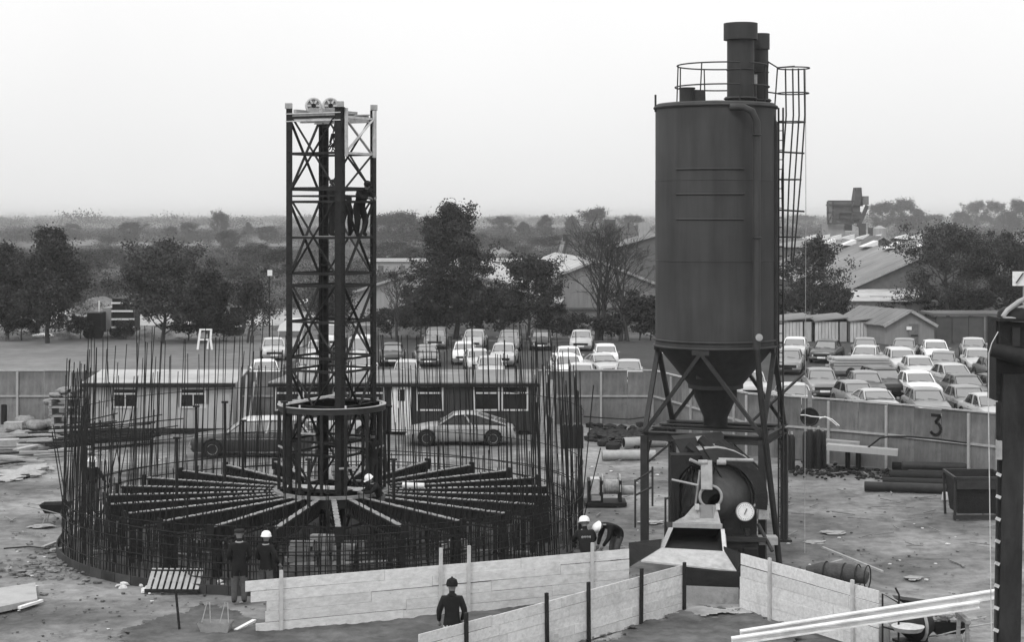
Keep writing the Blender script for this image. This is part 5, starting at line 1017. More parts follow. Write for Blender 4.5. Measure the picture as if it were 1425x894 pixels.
MB().add([TL, TR, iTR, iTL, BL_, BR_], [(0, 1, 2, 3), (3, 2, 5, 4), (0, 3, 4), (1, 5, 2)]).build('mouth_lining', M_dark, t)
MB().add([TR, BR_, A(1012, 766, 44.2), A(1010, 744, 44.8)], [(0, 1, 2, 3)]).build('right_cheek', M_mixl, t); MB().prism([TL, TL + V(-.12, 0, 0), BL_ + V(-.12, 0, 0), BL_], (0, .03, 0)).build('left_cheek', M_mixl, t); MB().prism([TR, TR + V(.1, 0, 0), BR_ + V(.1, 0, 0), BR_], (0, .03, 0)).build('right_rim', M_light, t)
MB().prism([A(921, 765, 43.9), A(1008, 770, 43.9), A(1025, 797, 43.0), A(892, 783, 43.0)], (0, 0, .04)).build('apron', mat('apron_steel', .4, .5, .2, 5, .1, dirt=.25), t)
MB().prism([A(875, 756, 43.6), A(921, 751, 44.2), A(919, 763, 43.9), A(876, 790, 43.2)], (0, .03, 0)).build('side_wing', M_dark, t); MB().prism([A(1007, 761, 44.1), A(1032, 771, 43.1), A(1032, 796, 43.0), A(1026, 797, 42.98), A(1008, 778, 43.8)], (0, .03, 0)).build('side_wing', M_dark, t)
MB().prism([A(948, 792, 42.9), A(1032, 797, 42.9), A(1032, 824, 42.9), A(948, 818, 42.9)], (0, .06, 0)).build('front_plate', M_dark, t); MB().box(A(990, 815, 43.6), (1.3, 1.0, .9)).build('base_frame', M_black, t)
for (x0, y0, x1, y1, Yq, lb) in ((953, 817, 1028, 853, 42.7, 'wide weathered board set on edge below the dark hopper plate'), (1029, 822, 1047, 862, 42.5, 'narrow upright board between hopper and right-hand plank fence')):
    o = MB().prism([A(x0, y0 - 1, Yq), A(x1, y0 + 2, Yq), A(x1, y1 + 3, Yq - .05), A(x0, y1 - 3, Yq - .05)], (0, .03, 0)).build('ply_board', mat('old_board', .25, .85, .2, 4, .2, dirt=.3), off=A(x0, y1, Yq)); tag(o, lb, 'board')
# ---------------------------------------------------------------- yard equipment
p = G(842, 706); t = thing('cable_winch', 'cable winch with ribbed drum and gearbox on a steel skid', 'winch', p)
MB().box((0, .3, .1), (1.4, 1.0, .12)).build('skid', M_dark, t)
for x in (-.52, -.12, .5): MB().box((x, .3, .5), (.09, .8, .75)).build('side_frame', M_dark, t)
MB().lathe([(.42, -.1), (.42, -.06), (.24, -.05)] + [(.24 + .012 * (i % 2), -.05 + i * .03) for i in range(1, 18)] + [(.42, .48), (.42, .52)], 28, (0, .3, .62), 'x').build('drum', M_galv, t, smooth='auto'); MB().box((-.33, .2, .7), (.3, .5, .45)).build('gearbox', M_light, t); MB().box((-.3, .1, .3), (.3, .5, .14)).build('motor_plate', M_galv, t); MB().lathe([(.16, .56), (.16, .95), (.1, 1.0)], 16, (0, .3, .5), 'x').build('motor', M_galv, t, smooth='auto')
def pipe(px0, py0, px1, py1, r, m, label, z=None, hollow=True):
    a, b = G(px0, py0), G(px1, py1); z = r if z is None else z; a = a + V(0, 0, z); b = b + V(0, 0, z); d = (b - a).normalized()
    mb = MB(); mb.tube([a, b], r, 16); o = mb.build('steel_pipe', m, off=a, smooth='auto'); tag(o, label, 'pipe')
    e_ = MB(); e_.lathe([(0, 0), (r * .88, 0)], 16, (0, 0, 0)); e = e_.build('bore_shade', M_black, o); e.location = -d * .006; e.rotation_euler = d.to_track_quat('Z', 'Y').to_euler(); return o  # black disc on the closed end stands for the shaded hollow
pipe(838, 641, 912, 641, .2, M_rail, 'big pale-grey pipe lying left of the silo legs'); pipe(868, 624, 925, 622, .22, M_conc, 'pale concrete pipe section lying behind the grey pipe')
pipe(1203, 684, 1380, 690, .17, M_silo2, 'nearest long dark pipe of the pile beside the steel skip'); pipe(1238, 668, 1390, 672, .18, M_dark, 'second long dark pipe in the pile below the hoarding'); pipe(1242, 655, 1400, 662, .16, M_dark, 'farthest long dark pipe in the pile below the hoarding'); pipe(1228, 676, 1385, 681, .15, M_dark, 'thin dark pipe between the two nearest in the pile'); pipe(1255, 664, 1395, 668, .15, M_silo2, 'upper dark pipe riding on the pile below figure three', .42)
o = MB().box((0, 0, 0), (2.6, .5, .22)).build('timber_baulk', M_cabl, loc=A(1200, 626, 64.5)); tag(o, 'long pale timber baulk on a stand against the hoarding', 'timber'); o.rotation_euler = (0, R(3), R(-14))
o = MB().box((0, 0, 0), (1.4, .4, .25)).build('timber_baulk', M_timber, loc=A(1170, 618, 65.5)); tag(o, 'short dark-topped timber behind the long pale baulk', 'timber'); o.rotation_euler = (0, R(3), R(-12))
t = thing('timber_stand', 'dark trestle holding up the pale timber baulk', 'trestle', G(1190, 655) + V(0, .4, 0)); MB().box((0, 0, .75), (.5, .5, .12)).build('trestle_top', M_dark, t)
for x in (-.2, .2):
    for y in (-.2, .2): MB().box((x, y, .36), (.1, .1, .72)).build('leg', M_dark, t)
def bottle(px, py, label, h=1.5, m=None):
    p = G(px, py); t = thing('gas_bottle', label, 'gas bottle', p, 0, 'dark gas bottles by the hoarding'); MB().lathe([(.12, 0), (.12, h * .85), (.09, h * .93), (.04, h * .97)], 14).build('bottle_body', m or M_dark, t, smooth='auto'); MB().lathe([(.045, h * .96), (.045, h * 1.04)], 8).build('valve', M_galv, t)
for i, px in enumerate((1121, 1127, 1133, 1139, 1145)): bottle(px, 652 + (i % 2), ['leftmost gas bottle under the cable reel', 'second gas bottle under the cable reel', 'middle gas bottle under the cable reel', 'fourth gas bottle from the left under the reel', 'rightmost gas bottle beside the timber'][i], 1.45 + .1 * (i % 2))
for i, px in enumerate((786, 793, 800, 808)): bottle(px, 624, ['dark bottle farthest left beyond the right side of the cage', 'second dark bottle seen through the right rebar', 'third dark bottle seen through the right rebar', 'dark bottle just clear of the rebar on the right'][i], 1.0)
for i, px in enumerate((1096, 1102)): bottle(px, 655, ['left of two bottles beside the silo ladder foot', 'right of two bottles beside the silo ladder foot'][i], 1.4)
pr = A(1127, 580, 66.3); t = thing('cable_reel', 'round dark cable reel with white cable hung on the hoarding', 'cable reel', pr, R(-14)); MB().ring((0, -.15, 0), .33, .035, 28, 6, 'y').build('rim', M_dark, t, smooth='all'); MB().lathe([(0, -.05), (.32, -.05), (.32, 0)], 26, ax='y').build('disc', M_steel, t); MB().lathe([(.07, -.2), (.07, .0)], 12, ax='y').build('hub', M_dark, t); MB().bar((0, -.02, -.3), (0, -.02, 1.0), .16, .05, up=(0, 1, 0)).build('hanging_strap', M_timber, t)
cw = [(1114, 578), (1121, 578), (1129, 580), (1142, 581), (1150, 581), (1158, 584), (1168, 593)]; o = MB().tube([A(a, b, 65.7) for a, b in cw], .02, 5).tube([A(1140, 583, 65.7), A(1148, 580, 65.7), A(1158, 587, 65.7), A(1165, 593, 65.7)], .018, 5).build('white_cable', M_white, off=pr); tag(o, 'loose white cable end trailing from the reel on the hoarding', 'cable')
cw = [(1196, 632), (1210, 622), (1225, 610), (1238, 608), (1262, 608), (1300, 611), (1345, 617)]; o = MB().tube([A(a, b, 64.6 - (a - 1196) * .02) for a, b in cw], .035, 5).build('black_hose', M_black, off=A(1196, 632, 64.6)); tag(o, 'black hose looped along the rail of the hoarding', 'hose')
cw = [(812, 580), (840, 582), (875, 584), (905, 580)]; o = MB().tube([A(a, b, 78.9) for a, b in cw], .03, 5).build('black_hose', M_black, off=A(812, 580, 78.9)); tag(o, 'black hose sagging along the hoarding left of the silo', 'hose')
# steel skip at right
p = G(1366, 724); t = thing('steel_skip', 'dark open tapered steel skip with frame, right of the yard', 'skip', p, R(0)); W = .78
mb = MB(); mb.add([(-.75, 0, .2), (.62, 0, .2), (.62, 1.0, .2), (-.75, 1.0, .2), (-.85, -.15, 1.3), (.72, -.15, 1.3), (.72, 1.3, 1.35), (-.85, 1.3, 1.35)], [(0, 1, 5, 4), (1, 2, 6, 5), (2, 3, 7, 6), (3, 0, 4, 7), (0, 3, 2, 1)]); mb.build('skip_body', M_dark, t)
for a, b in (((-.87, -.17, 1.33), (.74, -.17, 1.33)), ((.74, -.17, 1.33), (.74, 1.32, 1.37)), ((.74, 1.32, 1.37), (-.87, 1.32, 1.37)), ((-.87, 1.32, 1.37), (-.87, -.17, 1.33))): MB().bar(a, b, .07, .09).build('rim', M_silo2, t)
MB().box((-.07, -.19, 1.13), (1.52, .03, .28)).build('front_band', M_silo2, t)
for x in (-.87, .74): MB().bar((x, -.1, 0), (x, -.15, 1.3), .07, .07).build('corner_post', M_silo2, t); MB().bar((x, 1.1, 0), (x, 1.3, 1.3), .07, .07).build('corner_post', M_silo2, t)
MB().box((-.07, -.1, .1), (1.7, .08, .12)).build('base_rail', M_silo2, t)
p = G(1315, 696); o = MB().lathe([(.12, 0), (.09, .25), (.0, .27)], 12).build('small_cone', M_light, loc=p); tag(o, 'small pale conical pot standing left of the steel skip', 'pot')
# left side: pallets with bags, rebar mats, motorcycle
for k in range(4):
    t = thing('wooden_pallet', ['lowest', 'second', 'third', 'topmost'][k] + ' pallet of the stack beside the pale cabin', 'pallet', G(98, 602) + V(rnd.uniform(-.08, .08), 0, k * .39), R(rnd.uniform(-3, 3)), 'pallets stacked beside the pale cabin')
    for i in range(6): MB().box((0, -.5 + i * .2, .36), (1.6, .12, .03)).build('slat', M_rail, t)
    for x in (-.7, 0, .7): MB().box((x, 0, .17), (.12, 1.1, .3)).build('block', M_timber, t)
    for y in (-.45, .45): MB().box((0, y, .015), (1.6, .12, .03)).build('slat', M_rail, t)
for i, (dx, dz) in enumerate(((-.55, 1.68), (.0, 1.66), (.5, 1.67), (-.3, 1.86), (.25, 1.88), (-.85, 1.35), (.85, 1.62))):
    o = MB().blob((0, 0, 0), (.34, .4, .13), i, n=12, amp=.7).build('cement_bag', M_sack, loc=G(98, 602) + V(dx, -.05 + .01 * i, dz), smooth='all'); tag(o, ['left bag of the lower layer on the pallet stack', 'middle bag of the lower layer on the pallet stack', 'right bag of the lower layer on the pallet stack', 'upper left bag on top of the pallets', 'upper right bag on top of the pallets', 'pale bag slumped at left on the pallet stack', 'bag overhanging the right end of the pallet stack'][i], 'bag', 'bags on the pallet stack')
for i, (px, py, w_, h_) in enumerate(((35, 588, 26, 16), (22, 594, 22, 12), (50, 592, 26, 14), (40, 578, 34, 13), (68, 590, 18, 14), (30, 603, 30, 10), (60, 603, 28, 9))):
    p = G(px, py + 6); s = p.y / F; o = MB().blob((0, 0, h_ * s * .4), (w_ * s * .55, .5, h_ * s * .55), i + 20, n=14, amp=.5).build('sack', M_sack, loc=p, smooth='all'); tag(o, ['middle sack of the heap against the left hoarding', 'leftmost sack of the heap by the hoarding', 'right sack of the heap by the left hoarding', 'uppermost long bundle on the sack heap', 'sack nearest the pallet stack', 'low flattened sack at the front of the heap', 'flat sack at the front right of the heap'][i], 'sack', 'heap of sacks by the left hoarding')
p = G(8, 590); o = MB().lathe([(.3, 0), (.3, .9), (.27, .92)], 18).build('oil_drum', M_black, loc=p, smooth='auto'); tag(o, 'dark oil drum at the left edge before the hoarding', 'drum')
# stack of rebar mats and bars in front of the cabin
t = thing('reinforcement_stack', 'dark heap of welded reinforcement mats lying before the pale cabin', 'rebar stack', G(160, 620)); ang = R(27)
for k in range(9):
    mb = MB(); ux, uy = V(math.cos(ang), math.sin(ang), 0), V(-math.sin(ang), math.cos(ang), 0); c0 = V(-.8 + .12 * k + rnd.uniform(-.5, .5), .1 * k - .4 + rnd.uniform(-.3, .3), .06 + k * .05)
    for i in range(9): mb.tube([c0 - ux * 2.0 + uy * (i * .16 - .6), c0 + ux * 2.0 + uy * (i * .16 - .6)], .022, 4)
    for i in range(14): mb.tube([c0 + ux * (i * .3 - 2.0) - uy * .65, c0 + ux * (i * .3 - 2.0) + uy * .75], .018, 4)
    mb.build('reinforcement_mat', M_rebar, t)
for i in range(26): a = V(rnd.uniform(-2.6, -1.2), rnd.uniform(-1.2, 1), rnd.uniform(.1, .8)); MB().tube([a, a + V(rnd.uniform(2, 4), rnd.uniform(.4, 1.5), rnd.uniform(-.1, .5))], .025, 4).build('loose_bar', M_rebar, t)
MB().bar((-.6, -1.0, .12), (2.6, .9, .15), .16, .1).build('bearer_timber', M_timber, t)
t = thing('motorcycle', 'dark motorcycle with pale tank standing before the window of the pale cabin', 'motorcycle', G(202, 603), R(8))
for x in (-.62, .62):
    w_ = MB().ring((0, 0, 0), .27, .045, 22, 6, 'y').build('wheel', M_rub, t); w_.location = (x, 0, .31); MB().lathe([(.05, -.05), (.05, .05)], 8, ax='y').build('hub', M_galv, w_)
    for i in range(6): MB().bar((0, 0, 0), (math.cos(i) * .26, 0, math.sin(i) * .26), .012, .012).build('spoke', M_galv, w_)
MB().tube([(-.5, 0, .9), (-.1, 0, .75), (.3, 0, .7), (.62, 0, .35)], .035).tube([(-.1, 0, .75), (-.05, 0, .35), (.6, 0, .32)], .03).build('frame', M_dark, t); MB().tube([(-.62, -.06, .31), (-.5, -.06, .95)], .025).tube([(-.62, .06, .31), (-.5, .06, .95)], .025).build('fork', M_chrome, t)
MB().blob((-.15, 0, .85), (.3, .14, .13), 2, n=12, amp=.1).build('fuel_tank', M_light, t, smooth='all'); MB().box((.3, 0, .8), (.6, .22, .1), taper=.85).build('saddle', M_black, t); MB().box((0, 0, .42), (.38, .26, .32), taper=.8).build('engine', M_galv, t); MB().tube([(-.52, -.36, 1.02), (-.46, 0, .98), (-.52, .36, 1.02)], .018).build('handlebar', M_chrome, t); MB().lathe([(0, -.06), (.09, -.05), (.1, .06)], 12, (-.6, 0, .9), 'x').build('headlight', M_light, t)
MB().tube([(-.05, -.14, .3), (.7, -.16, .3)], .04).build('exhaust', M_chrome, t)
# ---------------------------------------------------------------- people
DEF = dict(pel=(0, 0, .95), bel=(0, 0, 1.12), che=(0, .01, 1.34), nb=(0, .02, 1.48), ne=(0, .0, 1.55), h1=(0, -.02, 1.62), h2=(0, -.02, 1.70), h3=(0, -.01, 1.76),
           sl=(.18, .01, 1.42), el=(.25, .04, 1.14), wl=(.25, -.06, .9), sr=(-.18, .01, 1.42), er=(-.25, .04, 1.14), wr=(-.25, -.06, .9),
           hl=(.095, 0, .9), kl=(.11, -.02, .5), al=(.12, .03, .09), tl=(.13, -.13, .04), hr=(-.095, 0, .9), kr=(-.11, -.02, .5), ar=(-.12, .03, .09), tr=(-.13, -.13, .04))
RAD = dict(pel=.15, bel=.145, che=.165, nb=.09, ne=.056, h1=.078, h2=.098, h3=.08, sl=.085, el=.062, wl=.042, sr=.085, er=.062, wr=.042, hl=.12, kl=.098, al=.075, tl=.045, hr=.12, kr=.098, ar=.075, tr=.045)
BON = [('pel', 'bel', 0), ('bel', 'che', 0), ('che', 'nb', 0), ('nb', 'ne', 0), ('ne', 'h1', 2), ('h1', 'h2', 2), ('h2', 'h3', 2), ('che', 'sl', 0), ('sl', 'el', 0), ('el', 'wl', 0), ('che', 'sr', 0), ('sr', 'er', 0), ('er', 'wr', 0),
       ('pel', 'hl', 1), ('hl', 'kl', 1), ('kl', 'al', 1), ('al', 'tl', 3), ('pel', 'hr', 1), ('hr', 'kr', 1), ('kr', 'ar', 1), ('ar', 'tr', 3)]
def person(label, loc, rz, pose=None, coat=None, trous=None, hat='helmet', scl=1.0, coat_len=.0):
    """faces local -Y; rz turns the figure about its feet"""
    coat = coat or M_coat; trous = trous or M_trous
    J = {k: Vector(v) for k, v in DEF.items()}
    for k, v in (pose or {}).items(): J[k] = Vector(v)
    names = list(J); idx = {k: i for i, k in enumerate(names)}
    me = bpy.data.meshes.new('sk'); me.from_pydata([J[k] for k in names], [(idx[a], idx[b]) for a, b, _ in BON], [])
    o = bpy.data.objects.new('sk', me); C.objects.link(o)
    m = o.modifiers.new('s', 'SKIN'); m.use_smooth_shade = True; me.skin_vertices or me.attributes
    if not me.skin_vertices: me.skin_vertices.new() if hasattr(me.skin_vertices, 'new') else None
    for k, i in idx.items():
        r = RAD[k] * (1.08 if k in ('che', 'sl', 'sr', 'el', 'er', 'bel') else 1)
        me.skin_vertices[0].data[i].radius = (r, r * (.72 if k in ('pel', 'bel', 'che') else 1)) if k in ('pel', 'bel', 'che') else (r, r)
        me.skin_vertices[0].data[i].use_root = (k == 'pel')
    m2 = o.modifiers.new('u', 'SUBSURF'); m2.levels = 2; m2.render_levels = 2
    dg = bpy.context.evaluated_depsgraph_get(); ev = o.evaluated_get(dg); bm_ = bpy.data.meshes.new_from_object(ev)
    bpy.data.objects.remove(o)
    mb = MB(); mb.v = [tuple(v.co) for v in bm_.vertices]; segs = [(J[a], J[b], t_) for a, b, t_ in BON]
    for p in bm_.polygons:
        c = p.center; best = 9; t_ = 0
        for a, b, tt in segs:
            ab = b - a; k = max(0, min(1, (c - a).dot(ab) / ab.length_squared)); dd = (c - a - ab * k).length / (1 if tt != 2 else .9)
            if dd < best: best = dd; t_ = tt
        if t_ == 1 and coat_len and c.z > J['pel'].z - coat_len: t_ = 0
        mb.f.append(tuple(p.vertices)); mb.m.append(t_)
    fw = V(0, -1, 0); hd = (J['h3'] - J['ne']).normalized(); sd = V(1, 0, 0); fw = sd.cross(hd) * 1; fw = -fw if fw.y > 0 and hd.z > .3 else fw
    if hd.z <= .3: fw = V(0, -.3, -1).normalized()
    hc = J['h2']
    mb.bar(hc + fw * .085 + hd * .015, hc + fw * .115 - hd * .03, .03, .025, mi=2)
    for s in (-1, 1): mb.blob(hc + sd * s * .098 - hd * .01, (.018, .02, .035), 1, n=6, amp=0, mi=2); mb.blob(hc + sd * s * .035 + fw * .085 + hd * .02, .013, 1, n=6, amp=0, mi=4)
    mb.bar(hc + sd * .03 + fw * .083 - hd * .055, hc - sd * .03 + fw * .083 - hd * .055, .012, .01, mi=4)
    for w_, e_, s in (('wl', 'el', 1), ('wr', 'er', -1)):
        d = (J[w_] - J[e_]).normalized(); pp = d.orthogonal().normalized(); q = d.cross(pp); a = J[w_]
        mb.tube([a, a + d * .05, a + d * .1], [.03, .042, .034], 8, mi=2)
        for i in range(4):
            f0 = a + d * .09 + q * (i - 1.5) * .02; l_ = (.062, .075, .07, .052)[i]; mb.tube([f0, f0 + d * l_ * .5 + pp * .01, f0 + d * l_ * .85 + pp * .035], [.0095, .009, .007], 5, mi=2)
        mb.tube([a + d * .03 + q * s * .03, a + d * .06 + q * s * .055 + pp * .02, a + d * .09 + q * s * .05 + pp * .035], [.012, .011, .008], 5, mi=2)
    t = thing('person', label, 'person', loc, rz); t.scale = (scl,) * 3
    mb.build('body', [coat, trous, M_skin, M_boot, M_black], t, smooth='all')
    M3 = Matrix.Translation(J['h2'] + hd * .015) @ Matrix((sd, -fw, hd)).transposed().to_4x4()
    hb = MB()
    if hat == 'helmet': hb.lathe([(.137, .0), (.134, .05), (.115, .1), (.07, .14), (0, .152)], 20); hb.lathe([(.137, .0), (.15, -.008), (.15, .006)], 20); hb.prism([(-.09, -.12, .0), (.09, -.12, .0), (.06, -.185, -.01), (-.06, -.185, -.01)], (0, 0, .01)); m_ = M_helm; nm = 'helmet'
    elif hat == 'cap': hb.lathe([(.118, .01), (.135, .05), (.12, .085), (0, .1)], 18); hb.prism([(-.08, -.1, .02), (.08, -.1, .02), (.06, -.17, .01), (-.06, -.17, .01)], (0, 0, .012)); m_ = M_coat2; nm = 'flat_cap'
    elif hat == 'bobble': hb.lathe([(.116, -.03), (.124, .02), (.1, .1), (.04, .135), (0, .14)], 18); hb.blob((0, 0, .142), .022, 2, n=8); m_ = M_coat; nm = 'knitted_hat'
    else: hb.lathe([(.105, -.04), (.112, .02), (.09, .08), (0, .105)], 16); m_ = M_coat; nm = 'hair'
    hb.v = [tuple(M3 @ Vector(p)) for p in hb.v]; hb.build(nm, m_, t, smooth='auto')
    cl = MB(); cl.ring(J['nb'] + V(0, 0, .025), .082, .02, 16, 5); cl.build('collar', M_rail if hat in ('helmet', 'cap') else coat, t, smooth='all')
    bpy.data.meshes.remove(bm_); return t
BK = R(180)
person('man in dark coat and flat cap seen from behind, left of the helmeted man', G(333, 841), BK + R(10), dict(wl=(.1, -.2, .98), wr=(-.12, -.2, .98), el=(.27, .03, 1.16), er=(-.27, .03, 1.16)), hat='cap', scl=1.02, coat_len=.28)
person('man in white helmet and dark jacket standing at the end of the long plank fence', G(370, 836), BK - R(18), dict(wl=(.12, -.22, 1.02), wr=(-.34, -.1, .98), er=(-.3, .02, 1.14)), hat='helmet', scl=.93, coat_len=.12)
person('man in knitted bobble hat standing between the two plank fences', G(629, 929), BK, dict(el=(.27, .02, 1.16), er=(-.27, .02, 1.16), wl=(.27, -.1, .93), wr=(-.2, -.14, .95)), hat='bobble', coat=M_coat, coat_len=.06, scl=1.02, trous=mat('pale_trousers', .4, .9))
cr = dict(pel=(0, .18, .42), bel=(0, .12, .6), che=(0, -.02, .82), nb=(0, -.08, .96), ne=(0, -.12, 1.02), h1=(0, -.16, 1.08), h2=(0, -.18, 1.15), h3=(0, -.18, 1.21), sl=(.18, -.03, .92), sr=(-.18, -.03, .92), el=(.26, -.22, .72), er=(-.26, -.22, .72), wl=(.14, -.44, .62), wr=(-.12, -.44, .62),
          hl=(.1, .16, .38), hr=(-.1, .16, .38), kl=(.2, -.24, .46), kr=(-.2, -.24, .46), al=(.16, .1, .09), ar=(-.16, .1, .09), tl=(.18, -.06, .04), tr=(-.18, -.06, .04))
o = person('crouching man in white helmet with white lettering across the back of his jacket', G(815, 796), BK + R(8), cr, scl=1.12)
tx = MB()
for i in range(4): x = -.1 + i * .06; tx.bar((x, .11, .87), (x + .012, .12, .82), .014, .006); tx.bar((x, .11, .87), (x + .035, .11, .868), .012, .006); tx.bar((x + .035, .11, .87), (x + .03, .12, .82), .012, .006)
tx.build('jacket_lettering', M_light, o)
bd = dict(pel=(0, .1, .86), bel=(0, -.02, .98), che=(0, -.22, 1.06), nb=(0, -.34, 1.08), ne=(0, -.4, 1.08), h1=(0, -.46, 1.07), h2=(0, -.53, 1.06), h3=(0, -.59, 1.04), sl=(.18, -.26, 1.05), sr=(-.18, -.26, 1.05), el=(.22, -.34, .78), er=(-.22, -.34, .78), wl=(.12, -.46, .56), wr=(-.12, -.46, .56),
          hl=(.1, .1, .84), hr=(-.1, .1, .84), kl=(.13, -.08, .47), kr=(-.13, -.04, .47))
person('stooping man in white helmet leaning over beside the crouching one', G(857, 788), R(-62), bd, scl=1.06, coat_len=.1)

bb_ = dict(bd); bb_.update(pel=(0, .05, .9), bel=(0, -.02, 1.05), che=(0, -.14, 1.22), nb=(0, -.22, 1.33), ne=(0, -.26, 1.38), h1=(0, -.31, 1.43), h2=(0, -.34, 1.5), h3=(0, -.36, 1.55), sl=(.19, -.16, 1.28), sr=(-.19, -.16, 1.28), el=(.25, -.36, 1.12), er=(-.25, -.36, 1.12), wl=(.12, -.56, 1.1), wr=(-.12, -.56, 1.1))
person('bareheaded man standing on the lower ring in front of the right tower leg', RC + V(1.28, -.75, 1.52), R(-120), dict(el=(.24, -.1, 1.18), wl=(.15, -.35, 1.2), wr=(-.24, -.25, 1.05), er=(-.26, -.02, 1.14)), hat='hair', scl=.98, trous=M_coat2)
SZ = zt_(329)
person('stooping man in white helmet at the foot of the steel tower', RC + V(1.5, -1.25, .6), R(-65), bb_, scl=.92)
person('man standing upright on the tower stage, leftmost of the three', TC + V(.05, -.35, SZ), R(110), dict(el=(.24, -.12, 1.18), wl=(.1, -.32, 1.1), wr=(-.1, -.34, 1.15), er=(-.25, -.1, 1.18)), hat='hair', scl=.93, trous=M_coat2)
person('man leaning forward behind the front leg on the tower stage', TC + V(.42, .3, SZ), R(-150), bb_, hat='hair', scl=.9, trous=M_coat2)
person('man in dark overalls leaning over the right leg high on the tower stage', TC + V(.86, .0, SZ), R(40), bb_, hat='hair', scl=1.02, trous=M_coat)
person('man standing among the rods at the left of the rebar ring', G(128, 716), R(35), dict(el=(.33, -.02, 1.2), wl=(.42, -.12, .98), er=(-.3, -.1, 1.18), wr=(-.3, -.25, 1.0)), hat='helmet', coat=M_coat, scl=1.0)

# ---------------------------------------------------------------- plank fences
BID = {}
def plank_fence(label, a, b, h, rows, stakes, stake_m, tall=.25, lens=2.6, group=None, seed=1, th=.03, skip=None, front=1):
    rn = random.Random(seed); d = b - a; ln = d.length; u = d.normalized(); n = V(u.y, -u.x, 0) * front
    t = thing('plank_fence', label, 'fence', a, 0, group, world=True); bh = h / rows
    for r in range(rows):
        x = -rn.uniform(0, .1) + (skip(r) if skip else 0); zc = bh * (r + .5)
        while x < ln - .05:
            l_ = min(lens * rn.uniform(.7, 1.35), ln - x); 
            if ln - x - l_ < .6: l_ = ln - x
            wob = rn.uniform(-.012, .016); mb = MB(); mb.bar(a + u * (x + .004) + V(0, 0, zc + wob) + n * (.006 * (r % 2)), a + u * (x + l_ - .004) + V(0, 0, zc + wob + rn.uniform(-.008, .008)) + n * (.006 * (r % 2)), th, bh - .008); mb.build('plank', M_board, t)
            x += l_
    for s, hh, side in stakes:
        p = a + u * (s * ln) + n * side * (th / 2 + .045); MB().bar(p + V(0, 0, -.1), p + V(rn.uniform(-.02, .02), 0, h + hh), .075, .06, up=n).build('stake', stake_m, t)
    return t
fr = lambda a, b, px: (lambda k: k)(next((i / 200 for i in range(201) if (lambda q: CX + F * q.x / q.y)(a.lerp(b, i / 200)) >= px), 1.0))
A0, A1 = G(350, 884), V(2.93, 43.2, 0)
plank_fence('long pale plank fence running from the standing men to the hopper', A0, A1, 1.23, 5, [(fr(A0, A1, 388), .2, 1), (fr(A0, A1, 611), .42, 1), (fr(A0, A1, 650), .42, 1), (fr(A0, A1, 822), .25, 1)], M_stake, seed=3, lens=3.4, skip=lambda r: (.12, .42, .42, .05, -.05)[r])
B0, B1 = V(-1.85, 34.8, 0), G(951, 852)
plank_fence('nearer plank fence with dark steel stakes leading up to the hopper', B0, B1, 1.13, 5, [(fr(B0, B1, 646), .22, 1), (fr(B0, B1, 757), .2, 1), (fr(B0, B1, 815), .2, 1), (fr(B0, B1, 888), .2, 1), (fr(B0, B1, 948), .08, 1)], M_dark, seed=4, lens=2.4, group=None)
C0, C1 = G(1032, 850), V(8.02, 37.7, 0)
plank_fence('plank fence running from the right side of the hopper towards the camera', C0, C1, 1.37, 5, [(fr(C0, C1, 1073), .1, 1), (fr(C0, C1, 1189), .12, 1)], M_stake, seed=5, lens=3.2, front=1)
o = MB().box((0, 0, .2), (.1, .08, .5)).build('short_stake', M_timber, loc=V(B0.lerp(B1, .47).x, B0.lerp(B1, .47).y - .35, 0)); tag(o, 'short timber stub before the nearer plank fence', 'stake')
t = thing('tube_stand', 'dark bent tubular frame at the near end of the right-hand plank fence', 'frame', V(8.1, 37.7, 0)); MB().tube([(0, 0, 0), (0, 0, 1.32), (.35, .0, 1.12), (.35, 0, .1)], .022).build('tube', M_steel, t); MB().tube([(.35, 0, .3), (.36, 0, 1.3), (.28, 0, 1.45)], .022).build('tube', M_steel, t); MB().tube([(0, 0, .6), (.35, 0, .5)], .018).build('cross_tube', M_steel, t)
# big pale beams in the foreground, on trestles
Yb_ = 36.5
for i, (l0, r0, w_, h_, dy, lb) in enumerate((((1030, 889), (1388, 832), .16, .15, .0, 'upper of two long white beams in the right foreground'), ((1018, 897), (1362, 846), .18, .12, -.35, 'lower nearer white beam in the right foreground'))):
    a, b = A(*l0, Yb_ + dy), A(*r0, Yb_ + dy); mb = MB(); mb.bar(a, b, w_, .03); mb.bar(a + V(0, 0, h_), b + V(0, 0, h_), w_, .03); mb.bar(a + V(0, 0, h_ / 2), b + V(0, 0, h_ / 2), .03, h_); o = mb.build('white_beam', M_planed, off=a); tag(o, lb, 'beam', 'white beams lying across the foreground')
for px in (1075, 1340):
    c = A(px, 0, Yb_ - .17); top = .55 if px < 1200 else 1.22; t = thing('trestle', 'low trestle under the %s end of the white beams' % ('left' if px < 1200 else 'right'), 'trestle', V(c.x, Yb_ - .17, 0)); MB().box((0, 0, top - .1 if px < 1200 else top - .1), (.1, .9, .08)).build('trestle_top', M_timber, t)
    for y in (-.4, .4): MB().bar((0, y * 1.2, 0), (0, y * .8, top - .14), .07, .07).build('leg', M_timber, t)
